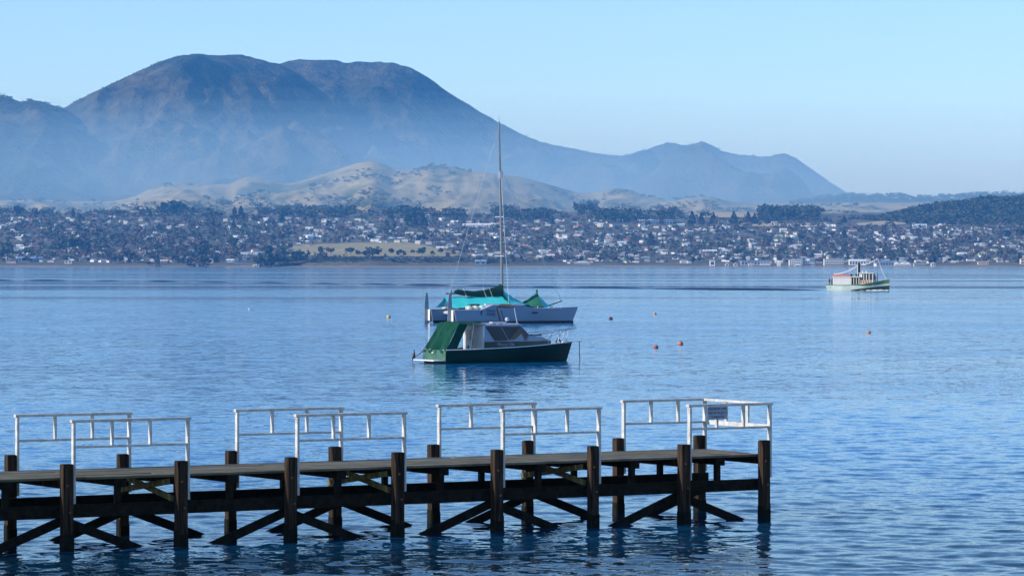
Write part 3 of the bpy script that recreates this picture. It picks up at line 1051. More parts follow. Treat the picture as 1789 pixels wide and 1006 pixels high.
for a, b in (((MX - 0.25, 0, 14.0), (11.5, 0, 1.9)), ((MX - 0.3, 0, 17.6), (0.2, 0, 1.3)), ((MX - 0.2, 0, 13.8), (5.0, -3.3, 1.65)), ((MX - 0.2, 0, 13.8), (5.0, 3.3, 1.65)), ((11.55, 0, 1.9), (10.9, 0, 3.3))):
    MB().tube([a, b], 0.011, 4).build('stay', M_steel, cat)
MB().tube([(0.75, 0, 1.1), (0.85, 0, 2.95)], 0.05, 6).build('boom_crutch', M_tent, cat)
# turquoise awning from boom down to both decks


def drape(x0, x1, ridge_z, edge_z, half, m, name, nx=14, ny=12, sag=0.12):
    rr = []
    for i in range(nx + 1):
        t = i / nx
        x = x0 + (x1 - x0) * t
        row = []
        for j in range(ny + 1):
            v = -1 + 2 * j / ny
            rz_, ez = ridge_z(t), edge_z(t)
            z = ez + (rz_ - ez) * (1 - abs(v)) ** 1.15 - sag * math.sin(math.pi * abs(v)) * 0.6 + 0.03 * math.sin(i * 1.9 + j * 2.3)
            row.append((x, v * half(t), z))
        rr.append(row)
    return MB().loft(rr, flip=True).build(name, m, cat, True)


drape(0.2, 5.65, lambda t: 2.28 + 0.15 * t, lambda t: 1.35 + 0.35 * t, lambda t: 2.35, M_turq, 'boom_awning')
drape(5.75, 7.9, lambda t: 3.05 - 1.35 * t ** 0.75, lambda t: 1.75 - 0.2 * t, lambda t: 1.9, M_turq, 'fore_awning', nx=10)
drape(7.3, 9.15, lambda t: 1.70 + 1.05 * t ** 1.4, lambda t: 1.42, lambda t: 1.9 - 0.3 * t, M_tent, 'tent', nx=10)
drape(9.1, 10.4, lambda t: 2.72 - 1.3 * t ** 0.8, lambda t: 1.35, lambda t: 1.7 - 0.6 * t, M_turq, 'bow_awning', nx=8)
MB().tube([(9.1, 0, 1.2), (9.12, 0, 2.95)], 0.08, 6).build('tent_pole', M_sailcover, cat)
MB().box((1.6, -2.6, 1.28), (2.5, -1.9, 1.72)).build('deck_locker', M_tent, cat)
nm = text('Plastic\nPaddy', 0.36, M_blue, cat, (3.2, -3.52, 0.98), (R(90), 0, 0), shear=0.2, spacing=0.85)
MB().prism([(2.28, 1.16), (2.18, 1.0), (2.22, 0.82), (2.38, 0.70), (2.30, 0.86), (2.32, 1.0), (2.42, 1.10)], -3.53, -3.525).build('emblem', M_blue, cat)

# --- the old steamer under way
p0 = on_water(1446, 507.6)
tug = empty('steamer', p0, R(-15), 'small old steamer with pale green hull, cream cabin and black funnel', 'ship')
M_pgreen = mat('pale_green_hull', (0.58, 0.66, 0.56), 0.5, var=0.12, scale=1.0)
M_mgreen = mat('green_bulwark', (0.13, 0.22, 0.10), 0.5, var=0.15, scale=1.5)
M_cabin = mat('cream_cabin', (0.80, 0.76, 0.66), 0.5, var=0.05)
M_curt = mat('white_blinds', (0.66, 0.66, 0.64), 0.7, var=0.1)
M_red = mat('red_roof_canvas', (0.55, 0.13, 0.09), 0.8, var=0.1)
M_orange = mat('varnished_panel', (0.36, 0.17, 0.08), 0.5, var=0.2)
M_funnel = mat('black_funnel', (0.012, 0.012, 0.013), 0.5)
M_dark = mat('dark_window', (0.03, 0.035, 0.05), 0.15, var=0.1)
M_flag = mat('white_bunting', (0.8, 0.78, 0.78), 0.8)
TL = 12.1
rows = hull_rows(TL, 20,
                 lambda s: 1.7 * (0.62 + 0.38 * sm(0, 0.28, s)) * (1 - 0.99 * sm(0.5, 1.0, s) ** 1.6) + 0.01,
                 lambda s: 1.5 * (0.45 + 0.55 * sm(0, 0.3, s)) * (1 - 0.992 * sm(0.42, 1.0, s) ** 1.35) + 0.006,
                 lambda s: 1.18 - 0.10 * math.sin(min(s, 0.5) * 2 * math.pi) + 1.0 * sm(0.4, 1.05, s) ** 1.5,
                 lambda s: -0.6, lambda s: 0.15 * sm(0.6, 1, s) - 0.25 * (1 - sm(0, 0.15, s)))
hull_part(rows, M_pgreen, 'hull', tug)
deck_part(rows, M_teak, 'deck', tug, dz=-0.35, inset=0.08)
strake(rows, M_mgreen, 'rubbing_strake', tug, 0.07)
bl_ = [r for i, r in enumerate(rows) if i >= 8]
MB().loft([[(r[7][0], -r[7][1] - 0.02, r[7][2]), (r[7][0] + (r[5][0] - r[7][0]) * min(1, k / 6), -(r[7][1] + (r[5][1] - r[7][1]) * min(1, k / 6)) - 0.02, r[7][2] - (r[7][2] - r[5][2] - 0.05) * min(1, k / 6))] for k, r in enumerate(bl_)], flip=True).build('bow_band', M_mgreen, tug, True)
M_low = mat('bow_shade_green', (0.012, 0.05, 0.035), 0.5, var=0.2)  # boot-top and the shade of the bow flare, painted in one dark green
for sgn in (-1, 1):
    MB().loft([[(r[0][0] + (r[7][0] - r[0][0]) * q, sgn * (y + 0.03), z) for q, y, z in ((0.3, r[2][1], -0.1), (0.5, r[3][1] + 0.02, 0.15), (0.7, r[3][1] + (r[7][1] - r[3][1]) * 0.45, 0.12 + 1.5 * max(0, (i + 8) / 20 - 0.4) ** 0.9))] for i, r in enumerate(bl_)], flip=sgn < 0).build('dark_bow_panel', M_low, tug, True)
for x in (0.75, 4.55, 5.2, 5.45):
    MB().tube([(x, -1.5, 0.62), (x, -1.62 if x > 2 else -1.42, 0.62)], 0.09, 8).build('porthole', M_dark, tug)
# aft saloon with blinds
MB().box((1.25, -1.25, 0.85), (4.75, 1.25, 2.66)).build('saloon', M_cabin, tug)
for k in range(11):
    x = 1.42 + k * 0.3
    MB().box((x, -1.268, 1.25), (x + 0.17, -1.252, 2.5)).build('blind', M_curt, tug)
for k in range(5):
    y = -1.0 + k * 0.42
    MB().box((1.225, y, 1.35), (1.248, y + 0.28, 2.5)).build('blind', M_curt, tug)
for x in (4.85, 5.35, 5.85, 6.35):
    MB().box((x - 0.05, -1.25, 0.85), (x + 0.05, -1.15, 2.66)).build('post', M_cabin, tug)
    MB().box((x - 0.05, 1.15, 0.85), (x + 0.05, 1.25, 2.66)).build('post', M_cabin, tug)
MB().box((4.8, -0.6, 0.85), (6.4, 0.6, 2.6)).build('engine_casing', M_dark, tug)
MB().box((1.05, -1.42, 2.665), (6.5, 1.42, 2.80)).build('saloon_roof', M_cabin, tug)
MB().box((1.1, -1.25, 2.805), (4.6, 1.25, 3.12)).build('roof_canvas', M_red, tug)
MB().tube([(4.85, -0.4, 2.8), (4.85, -0.4, 3.25)], [0.10, 0.16], 8).build('ventilator', M_black, tug)
MB().tube([(5.75, -0.5, 2.8), (5.75, -0.5, 3.3)], [0.12, 0.2], 8).build('ventilator', M_black, tug)
MB().tube([(6.2, 0, 2.7), (6.2, 0, 5.25), (6.2, 0, 5.4)], [0.24, 0.24, 0.28], 12).build('funnel', M_funnel, tug, True)
MB().tube([(5.95, -0.12, 2.7), (5.95, -0.12, 5.2)], 0.07, 8).build('steam_pipe', M_cabin, tug)
# wheelhouse
MB().box((6.45, -1.1, 1.0), (9.1, 1.1, 2.05)).build('wheelhouse_base', M_cabin, tug)
for x in (6.62, 7.1, 7.58, 8.06, 8.54):
    MB().box((x, -1.118, 1.45), (x + 0.36, -1.102, 2.0)).build('panel', M_orange, tug)
MB().box((6.55, -1.0, 2.06), (9.0, 1.0, 3.36)).build('wheelhouse', M_dark, tug)
for x in (6.45, 7.25, 7.75, 8.3, 9.0):
    for y in (-1.1, 1.02):
        MB().box((x, y, 2.055), (x + 0.12, y + 0.08, 3.37)).build('window_post', M_cabin, tug)
MB().box((6.44, -1.105, 2.6), (7.0, -1.02, 3.37)).build('wheelhouse_side', M_cabin, tug)
MB().box((6.3, -1.25, 3.375), (9.35, 1.25, 3.50)).build('wheelhouse_roof', M_cabin, tug)
MB().tube([(7.0, -0.5, 3.5), (7.0, -0.5, 3.85)], [0.08, 0.16], 8).build('ventilator', M_cabin, tug)
MB().tube([(7.7, -0.5, 3.5), (7.7, -0.5, 3.85)], [0.08, 0.16], 8).build('ventilator', M_cabin, tug)
MB().tube([(9.85, 0, 1.2), (9.75, 0, 8.1)], [0.09, 0.045], 8).build('mast', M_alu, tug)
MB().box((9.55, -0.12, 7.85), (9.85, 0.12, 8.2)).build('masthead_lamp', M_gel, tug)
MB().tube([(9.8, -0.9, 6.3), (9.8, 0.9, 6.3)], 0.04, 6).build('yard', M_cabin, tug)
MB().add([(9.1, -0.03, 4.75), (9.65, -0.03, 4.75), (9.65, -0.03, 5.35), (9.1, -0.03, 5.35), (9.1, 0.0, 4.75), (9.65, 0.0, 4.75), (9.65, 0.0, 5.35), (9.1, 0.0, 5.35)], [(0, 1, 2, 3), (7, 6, 5, 4), (0, 4, 5, 1), (1, 5, 6, 2), (2, 6, 7, 3), (3, 7, 4, 0)]).build('flag', M_flag, tug)


def bunting(a, b, n, sag):
    a, b = Vector(a), Vector(b)
    pts = [a + (b - a) * (i / n) - Vector((0, 0, sag * math.sin(math.pi * i / n))) for i in range(n + 1)]
    mb = MB()
    mb.tube(pts, 0.02, 4)
    for i in range(n):
        p, q = pts[i], pts[i + 1]
        mb.add([p, q, (p + q) / 2 - Vector((0, 0, 0.30)), p + Vector((0, 0.01, 0)), q + Vector((0, 0.01, 0)), (p + q) / 2 - Vector((0, -0.01, 0.30))], [(0, 2, 1), (3, 4, 5), (0, 1, 4, 3), (1, 2, 5, 4), (2, 0, 3, 5)])
    mb.build('bunting', M_flag, tug)


bunting((9.8, 0, 6.6), (11.5, 0, 2.4), 12, 0.3)
bunting((9.8, 0, 6.4), (6.3, 0, 5.3), 10, 0.4)
bunting((6.1, 0, 5.1), (1.2, 0, 3.3), 14, 0.4)

M_foam = mat('foam', (0.75, 0.78, 0.80), 0.8, var=0.1, bump=0.03)
rr = []
for i in range(15):
    t = i / 14
    x = TL * 1.0 - 5.6 * t
    w = 0.15 + 0.5 * math.sin(math.pi * min(1, t * 1.5)) + 0.25 * t
    yo = -(0.05 + 1.55 * sm(0, 0.75, t))
    rr.append([(x, yo + 0.2, 0.02), (x, yo - w * 0.4, (0.30 - 0.2 * t) * math.sin(math.pi * (0.15 + 0.85 * t)) + 0.07 * math.sin(i * 2.1)), (x, yo - w, 0.02)])
MB().loft(rr, flip=True).build('bow_wave', M_foam, tug, True)

# people on board


def cloth_mat(name, jacket, legs):
    m = bpy.data.materials.new(name)
    m.use_nodes = True
    nt = m.node_tree
    b = nt.nodes['Principled BSDF']
    b.inputs['Roughness'].default_value = 0.85
    tc = nt.nodes.new('ShaderNodeTexCoord')
    sp = nt.nodes.new('ShaderNodeSeparateXYZ')
    nt.links.new(tc.outputs['Object'], sp.inputs[0])
    mr = nt.nodes.new('ShaderNodeMath')
    mr.operation = 'DIVIDE'
    nt.links.new(sp.outputs['Z'], mr.inputs[0])
    mr.inputs[1].default_value = 1.8
    rp = nt.nodes.new('ShaderNodeValToRGB')
    rp.color_ramp.interpolation = 'CONSTANT'
    e = rp.color_ramp.elements
    e[0].color = (*legs, 1)
    e[1].position, e[1].color = 0.5, (*jacket, 1)
    n = e.new(0.845)
    n.color = (0.42, 0.26, 0.19, 1)
    n = e.new(0.945)
    n.color = (0.03, 0.02, 0.015, 1)
    nt.links.new(mr.outputs[0], rp.inputs['Fac'])
    nt.links.new(rp.outputs['Color'], b.inputs['Base Color'])
    return m


def person(loc, rz, jacket, legs, label):
    J = [(0, 0, 0.95, 0.15, 0.11), (0, 0, 1.2, 0.15, 0.11), (0, 0, 1.42, 0.17, 0.11), (0, 0, 1.52, 0.06), (0.01, 0, 1.62, 0.085, 0.095), (0.01, 0, 1.73, 0.075, 0.085)]
    E = [(0, 1), (1, 2), (2, 3), (3, 4), (4, 5)]
    for s in (-1, 1):
        k = len(J)
        J += [(0, s * 0.10, 0.85, 0.085), (0.02, s * 0.11, 0.48, 0.06), (0, s * 0.11, 0.08, 0.045), (0.12, s * 0.12, 0.03, 0.035)]
        E += [(0, k), (k, k + 1), (k + 1, k + 2), (k + 2, k + 3)]
        k = len(J)
        J += [(0, s * 0.20, 1.40, 0.06), (0.02, s * 0.25, 1.12, 0.045), (0.16, s * 0.22, 0.92, 0.035), (0.22, s * 0.20, 0.88, 0.03)]
        E += [(2, k), (k, k + 1), (k + 1, k + 2), (k + 2, k + 3)]
    o = skin_body('person', J, E, cloth_mat('clothes', jacket, legs), loc, rz, 1)
    return tag(o, label, 'person', 'people aboard the steamer')


TM = Matrix.Translation(p0) @ Matrix.Rotation(R(-15), 4, 'Z')
person(TM @ Vector((0.42, -0.35, 0.83)), R(170), (0.02, 0.02, 0.035), (0.02, 0.02, 0.03), 'person in dark clothes standing at the very stern of the steamer')
person(TM @ Vector((0.95, -0.75, 0.83)), R(60), (0.16, 0.11, 0.09), (0.03, 0.03, 0.04), 'person in a brown jacket by the aft saloon of the steamer')
person(TM @ Vector((9.45, -0.55, 1.42)), R(-20), (0.05, 0.05, 0.11), (0.03, 0.03, 0.05), 'person in dark blue standing before the wheelhouse of the steamer')

# ------------------------------------------------------------------ mooring buoys
for px, py, r, col, lab in ((436, 541, 0.24, (0.62, 0.64, 0.66), 'small white mooring buoy alone on the open water, farthest left'),
                            (679, 555, 0.36, (0.62, 0.42, 0.16), 'yellow mooring buoy to the left of the catamaran'),
                            (1067, 558, 0.33, (0.10, 0.03, 0.05), 'dark maroon mooring buoy just right of the catamaran bow'),
                            (1144, 549, 0.30, (0.55, 0.30, 0.14), 'small pale orange mooring buoy below the distant wake'),
                            (1146, 608, 0.27, (0.36, 0.09, 0.06), 'red round mooring buoy, lower one of the close pair'),
                            (1189, 602, 0.30, (0.46, 0.17, 0.09), 'bright orange mooring buoy, upper one of the close pair'),
                            (1518, 582, 0.27, (0.50, 0.22, 0.13), 'orange mooring buoy alone below the steamer')):
    p = on_water(px, py)
    r *= 0.62
    b = empty('mooring_buoy', (p.x, p.y, 0), random.uniform(0, 6), lab, 'buoy', 'mooring buoys')
    m = mat('buoy_%d' % px, col, 0.45, var=0.15, scale=4)
    MB().lathe([(0.02, -r * 0.9), (r * 0.7, -r * 0.6), (r, 0.0), (r * 0.93, r * 0.35), (r * 0.6, r * 0.78), (r * 0.2, r * 0.95)], (0, 0, r * 0.3), 14).build('float', m, b, True)
    MB().tube([(0, 0, r * 1.2), (0, 0, r * 1.45), (r * 0.2, 0, r * 1.5), (r * 0.2, 0, r * 1.2)], r * 0.08, 6).build('lifting_eye', M_steel, b)

# ------------------------------------------------------------------ fields behind and among the houses
M_field = mat('paddock_grass', (0.24, 0.20, 0.075), 0.95, scale=0.02, col2=(0.36, 0.30, 0.12), detail=7)
M_field2 = mat('dry_pasture', (0.34, 0.26, 0.14), 0.95, scale=0.01, col2=(0.46, 0.36, 0.21), detail=7)


def field(poly, m, lift=0.7, n=26):
    """a pasture draped on the shelf, outlined in photo pixels"""
    p = np.array(poly, float)
    lo, hi = p[:, 1].min(), p[:, 1].max()
    rows_ = []
    for py in np.linspace(lo, hi, n):
        xs = []
        for a, b in zip(p, np.roll(p, -1, 0)):
            if (a[1] <= py < b[1]) or (b[1] <= py < a[1]):
                xs.append(a[0] + (b[0] - a[0]) * (py - a[1]) / (b[1] - a[1]))
        if len(xs) >= 2:
            x0, x1 = min(xs), max(xs)
            x0 += 5 * math.sin(py * 1.7)
            x1 += 5 * math.sin(py * 2.3 + 1)
            rows_.append([land_point(u, py) + Vector((0, 0, lift)) for u in np.linspace(x0, x1, 34)])
    o = MB().loft(rows_, flip=False).build('pasture', m, None, True)
    return tag(o, kind='structure')


PADDOCK = [(505, 432), (560, 427), (640, 424), (715, 424), (745, 430), (775, 437), (800, 443), (806, 449), (740, 450), (600, 450), (540, 447), (515, 441)]
field(PADDOCK, M_field)
field([(1495, 391), (1550, 386), (1608, 381), (1612, 390), (1560, 394), (1500, 396)], M_field2, 1.0, 12)
field([(1290, 392), (1350, 389), (1430, 391), (1440, 396), (1360, 398), (1300, 396)], M_field2, 1.0, 10)
field([(1200, 373), (1290, 371), (1345, 374), (1350, 380), (1260, 382), (1205, 379)], M_field2, 1.0, 10)

# ------------------------------------------------------------------ trees
M_ever = mat('evergreen_foliage', (0.020, 0.032, 0.016), 0.9, scale=0.12, col2=(0.065, 0.082, 0.034))
M_broad = mat('green_foliage', (0.05, 0.062, 0.022), 0.9, scale=0.25, col2=(0.12, 0.125, 0.05))
M_bare = mat('bare_winter_twigs', (0.085, 0.058, 0.045), 0.95, scale=0.25, col2=(0.17, 0.12, 0.092))
M_trunk = mat('tree_bark', (0.06, 0.045, 0.032), 0.95, scale=1.0)
FOL = [M_ever, M_broad, M_bare]


def crown_quads(kind, nq, rs):
    """leaf clumps of a tree of unit height: broad, conifer or poplar outline"""
    V = []
    lob = [(rs.normal(0, 0.17), rs.normal(0, 0.17), rs.uniform(0.45, 0.82), rs.uniform(0.15, 0.26)) for _ in range(6)]
    for i in range(nq):
        if kind == 'broad':
            cx, cy, cz, r = lob[i % 6]
            d = rs.normal(size=3)
            d /= np.linalg.norm(d)
            c = np.array([cx, cy, cz]) + d * r * rs.uniform(0.55, 1.0) * np.array([1.15, 1.15, 0.85])
            s = rs.uniform(0.07, 0.14)
        elif kind == 'conifer':
            t = rs.rand() ** 1.4
            z = 0.12 + 0.88 * t
            r = 0.26 * (1 - t) ** 0.8 * rs.uniform(0.5, 1.08) + 0.012
            a = rs.rand() * 6.28
            c = np.array([r * math.cos(a), r * math.sin(a), z])
            s = 0.055 + 0.06 * (1 - t)
        else:
            t = rs.rand()
            z = 0.1 + 0.9 * t
            r = 0.13 * math.sin(math.pi * (0.12 + 0.86 * t)) * rs.uniform(0.6, 1.05)
            a = rs.rand() * 6.28
            c = np.array([r * math.cos(a), r * math.sin(a), z])
            s = 0.06
        n = rs.normal(size=3)
        n /= np.linalg.norm(n)
        t1 = np.cross(n, [0.3, 0.2, 0.93])
        t1 /= np.linalg.norm(t1)
        t2 = np.cross(n, t1)
        k = s * rs.uniform(0.8, 1.25, 4)
        V += [c + t1 * k[0], c + t2 * k[1], c - t1 * k[2], c - t2 * k[3]]
    return np.array(V)


def quads_mesh(name, V, m):
    q = np.arange(len(V)).reshape(-1, 4)
    return raw_mesh(name, V, q, m)


CROWN, LOWC = {}, {}
for ki, kind in enumerate(('broad', 'conifer', 'poplar')):
    CROWN[kind] = []
    LOWC[kind] = []
    for v in range(5):
        rs = np.random.RandomState(100 + v + 10 * ki)
        V = crown_quads(kind, 170, rs)
        CROWN[kind].append([quads_mesh('crown', V, m) for m in FOL])
        LOWC[kind].append(crown_quads(kind, 30, rs) * np.array([1.12, 1.12, 1.0]))
tr = MB()
tr.tube([(0, 0, -0.03), (0.01, 0, 0.25), (0, 0.01, 0.55)], [0.035, 0.024, 0.01], 6)
for a in range(4):
    tr.tube([(0, 0, 0.25 + 0.06 * a), (0.16 * math.cos(a * 1.7), 0.16 * math.sin(a * 1.7), 0.5 + 0.07 * a)], [0.014, 0.005], 4)
TRUNK = tr.mesh('trunk', M_trunk)

rt = random.Random(12)
n_tree = 0


def tree(p, h, kind, mi, label, group, wide=1.0):
    global n_tree
    n_tree += 1
    o = empty({'broad': 'broadleaf_tree', 'conifer': 'conifer_tree', 'poplar': 'poplar_tree'}[kind], p, rt.uniform(0, 6.28), label, 'tree', group)
    t = link('trunk', TRUNK, o)
    c = link('crown', CROWN[kind][rt.randrange(5)][mi], o)
    for q in (t, c):
        q.scale = (h * wide, h * wide, h)
    return o


def zone(u, py):
    where = 'at far left'
    for lim, w in ((130, 'over the left beach end'), (300, 'over the left beach'), (490, 'above the bright blue shed'), (560, 'by the left of the paddock'),
                   (700, 'by the right of the paddock'), (800, 'left of the mast'), (880, 'just right of the mast'), (1050, 'left of the white cube'), (1230, 'behind the beach huts'), (1360, 'behind the waterfront hotel'),
                   (1460, 'behind the steamer'), (1560, 'right of the steamer'), (1670, 'under the wooded hill')):
        if u >= lim:
            where = w
    tier = 'by the shore' if py > 446 else ('on lower slope' if py > 432 else ('on mid slope' if py > 412 else 'on upper slope'))
    return tier + ' ' + where


KN = {('broad', 0): 'dark evergreen tree', ('broad', 1): 'green leafy tree', ('broad', 2): 'bare brown winter tree', ('conifer', 0): 'dark pointed conifer', ('conifer', 1): 'green pointed conifer', ('poplar', 2): 'bare slender poplar', ('poplar', 0): 'dark slender poplar'}

# trees one can pick out: on the paddock, the tall conifers, the big clumps behind the town
PT = [(613, 446, 14, 1.25, 0), (625, 447, 10, 1.2, 0), (641, 449, 11, 1.5, 0), (683, 445, 11, 1.0, 0), (701, 446, 11, 0.9, 0), (695, 449, 11, 0.7, 0), (706, 449, 11, 0.7, 0), (721, 444, 8, 1.0, 0), (737, 447, 15, 1.25, 0), (755, 447, 9, 0.9, 2), (770, 444, 11, 1.0, 0), (782, 452, 11, 0.9, 2), (793, 447, 10, 0.9, 2), (561, 447, 17, 0.8, 0), (578, 445, 13, 1.1, 2), (673, 449, 6, 0.9, 0)]
for i, (u, py, h, w, mi) in enumerate(PT):
    nm_ = ['rounded dark tree', 'bushy tree', 'bare brown tree'][mi]
    tree(land_point(u, py), h, 'broad', mi, nm_ + ' standing on the yellow paddock above the shore bank', 'trees on the yellow paddock' + (' bare' if mi == 2 else ''), w)
for u, py, h in ((683, 388, 24), (712, 390, 30), (721, 398, 40), (727, 390, 34), (733, 391, 36), (739, 396, 30), (676, 405, 24), (689, 407, 22), (410, 384, 28), (421, 384, 30), (492, 388, 24), (408, 402, 20), (1137, 430, 26), (965, 392, 18), (1209, 392, 28), (1225, 392, 24), (1246, 392, 26), (1282, 394, 30), (1307, 391, 26), (1318, 392, 24), (33, 376, 22), (20, 446, 18)):
    tree(land_point(u, py), h, 'conifer', 0, 'tall dark pointed conifer ' + zone(u, py), 'tall conifers among the houses', 1.1)
for u, py, h, w in ((290, 376, 32, 1.1), (302, 377, 38, 1.1), (314, 377, 36, 1.0), (324, 378, 26, 1.0), (280, 377, 22, 1.1), (366, 384, 17, 1.5), (378, 384, 18, 1.5), (30, 378, 26, 1.1), (352, 455, 22, 1.3), (128, 440, 26, 1.4), (116, 441, 24, 1.3), (140, 442, 20, 1.2), (150, 441, 22, 1.0)):
    tree(land_point(u, py), h, 'broad', 0, 'large dark round tree ' + zone(u, py), 'large round trees over the town', w)


def inside(poly, x, y):
    c, n = False, len(poly)
    for i in range(n):
        (x0, y0), (x1, y1) = poly[i], poly[i - 1]
        if (y0 > y) != (y1 > y) and x < (x1 - x0) * (y - y0) / (y1 - y0) + x0:
            c = not c
    return c


KEEP = [[(x + (4 if x > 650 else -4), y + (2 if y > 440 else 0.5)) for x, y in PADDOCK], [(500, 449), (960, 451), (960, 468), (480, 468)], [(1485, 380), (1620, 380), (1620, 398), (1490, 398)]]


def town_top(u):
    return float(np.interp(u, [-300, 0, 300, 500, 800, 1100, 1400, 1600, 1789, 2100], [382, 380, 381, 382, 386, 386, 390, 395, 395, 395]))


def free(u, py):
    return not any(inside(k, u, py) for k in KEEP)


# ------------------------------------------------------------------ houses
ROOF = {'white': (0.72, 0.74, 0.76), 'silver grey': (0.42, 0.45, 0.48), 'dark grey': (0.10, 0.11, 0.125), 'terracotta': (0.36, 0.15, 0.10), 'pale blue': (0.30, 0.42, 0.55), 'brown': (0.15, 0.10, 0.075), 'green': (0.10, 0.16, 0.12)}
WALL = [(0.78, 0.77, 0.74), (0.66, 0.60, 0.48), (0.52, 0.50, 0.47), (0.40, 0.33, 0.27), (0.74, 0.70, 0.60)]
M_roof = {k: mat('roof_' + k.replace(' ', '_'), c, 0.55, var=0.12, scale=0.4) for k, c in ROOF.items()}
M_wall = [mat('house_wall_%d' % i, c, 0.8, var=0.08, scale=0.5) for i, c in enumerate(WALL)]
M_win = mat('house_window', (0.04, 0.05, 0.07), 0.1, var=0.2)
HM = {}


def house_mesh(shape, rc, wc):
    """wall, window band and roof meshes of one of four plans, about 16 by 9 metres"""
    key = (shape, rc, wc)
    if key in HM:
        return HM[key]
    L_, W_, H_, P_ = [(8, 4.5, 2.9, 1.9), (9.5, 4.2, 2.8, 1.4), (6, 5, 5.6, 2.1), (7, 5, 3.2, 2.8)][shape]
    w = MB()
    w.box((-L_, -W_, -1.5), (L_, W_, H_))
    if shape in (1, 3):
        w.box((L_ * 0.2, -W_ - 4, -1.5), (L_ * 0.8, -W_ + 0.01, H_ - 0.02))
    r = MB()
    e = 0.6
    if shape == 1:
        r.add([(-L_ - e, -W_ - e, H_), (L_ + e, -W_ - e, H_), (L_ + e, W_ + e, H_), (-L_ - e, W_ + e, H_), (-L_ + 3, 0, H_ + P_), (L_ - 3, 0, H_ + P_)], [(0, 1, 5, 4), (1, 2, 5), (2, 3, 4, 5), (3, 0, 4), (3, 2, 1, 0)])
    else:
        r.add([(-L_ - e, -W_ - e, H_), (L_ + e, -W_ - e, H_), (L_ + e, W_ + e, H_), (-L_ - e, W_ + e, H_), (-L_ - e, 0, H_ + P_), (L_ + e, 0, H_ + P_)], [(0, 1, 5, 4), (2, 3, 4, 5), (3, 2, 1, 0), (1, 2, 5), (3, 0, 4)])
    if shape in (1, 3):
        a, b = L_ * 0.2 - e, L_ * 0.8 + e
        r.add([(a, -W_ - 4.6, H_ + 0.01), (b, -W_ - 4.6, H_ + 0.01), (b, 0, H_ + 0.01), (a, 0, H_ + 0.01), ((a + b) / 2, -W_ - 4.6, H_ + P_ * 0.8), ((a + b) / 2, 0, H_ + P_ * 0.8)], [(0, 3, 5, 4), (1, 4, 5, 2), (0, 4, 1)])
    n = MB()
    for x in ((-L_ * 0.75, -L_ * 0.4), (-L_ * 0.25, L_ * 0.12)):
        n.box((x[0], -W_ - 0.06, 0.9), (x[1], -W_ - 0.005, 2.2))
        if shape == 2:
            n.box((x[0], -W_ - 0.06, 3.6), (x[1], -W_ - 0.005, 4.9))
    n.box((-L_ - 0.06, -W_ * 0.5, 0.9), (-L_ - 0.005, W_ * 0.3, 2.2))
    HM[key] = (w.mesh('wall', M_wall[wc]), r.mesh('roof', M_roof[rc]), n.mesh('window', M_win))
    return HM[key]


n_house = 0


def house(p, rz, sc, shape, rc, wc, label, group):
    global n_house
    n_house += 1
    o = empty('house', p, rz, label, 'house', group)
    w, r, n = house_mesh(shape, rc, wc)
    for nm_, me in (('wall', w), ('roof', r)):
        q = link(nm_, me, o)
        q.scale = (sc, sc, sc)
    return o


rh = random.Random(31)
RC = ['white'] * 7 + ['silver grey'] * 7 + ['dark grey'] * 6 + ['terracotta'] * 2 + ['pale blue'] * 2 + ['brown'] * 3 + ['green'] * 2
spots = []
tries = 0
while len(spots) < 960 and tries < 30000:
    tries += 1
    u = rh.uniform(-120, 1910)
    tt = town_top(u)
    py = rh.uniform(tt, 460)
    if u < 520 and rh.random() < 0.6 * (1 - abs(py - 420) / 60):
        continue
    if not free(u, py):
        continue
    if any(abs(u - a) < 11 and abs(py - b) < 2.2 for a, b in spots):
        continue
    spots.append((u, py))
spots.sort(key=lambda s: -s[1])
inview = [s for s in spots if 0 <= s[0] <= 1789]
single = set(inview[:120]) | set(rh.sample(inview[120:], 165))
rest = []
for u, py in spots:
    p = land_point(u, py)
    rc, wc, shape = rh.choice(RC), rh.choice([0, 0, 0, 1, 2, 2, 3, 4]), rh.choice([0, 0, 1, 1, 2, 3])
    rz = rh.choice([0, 0, 0, R(90), R(25), R(-20), R(50), R(180)]) + rh.uniform(-0.15, 0.15)
    sc = rh.uniform(0.72, 1.05)
    if (u, py) in single:
        z_ = zone(u, py)
        house(p, rz, sc, shape, rc, wc, '%s roofed house %s' % (rc, z_), 'houses with %s roofs %s' % (rc, z_))
    else:
        rest.append((p, rz, sc, shape, rc, wc))
# the houses beyond those that can be told apart
keys = list(M_roof)
V, Q, MI = [], [], []
base = 0
for p, rz, sc, shape, rc, wc in rest:
    for me, mi in zip(house_mesh(shape, rc, wc)[:2], (len(keys) + wc, keys.index(rc))):
        co = np.zeros(len(me.vertices) * 3)
        me.vertices.foreach_get('co', co)
        co = co.reshape(-1, 3) * sc
        c, s = math.cos(rz), math.sin(rz)
        co = np.stack([co[:, 0] * c - co[:, 1] * s + p.x, co[:, 0] * s + co[:, 1] * c + p.y, co[:, 2] + p.z], -1)
        V += co.tolist()
        for f in me.polygons:
            Q.append(tuple(base + i for i in f.vertices))
            MI.append(mi)
        base += len(co)
me = bpy.data.meshes.new('distant_houses')
me.from_pydata(V, [], Q)
for k in keys:
    me.materials.append(M_roof[k])
for m in M_wall:
    me.materials.append(m)
me.polygons.foreach_set('material_index', MI)
tag(link('distant_houses', me), 'countless small houses scattered over the far town slope', 'houses', kind='stuff')


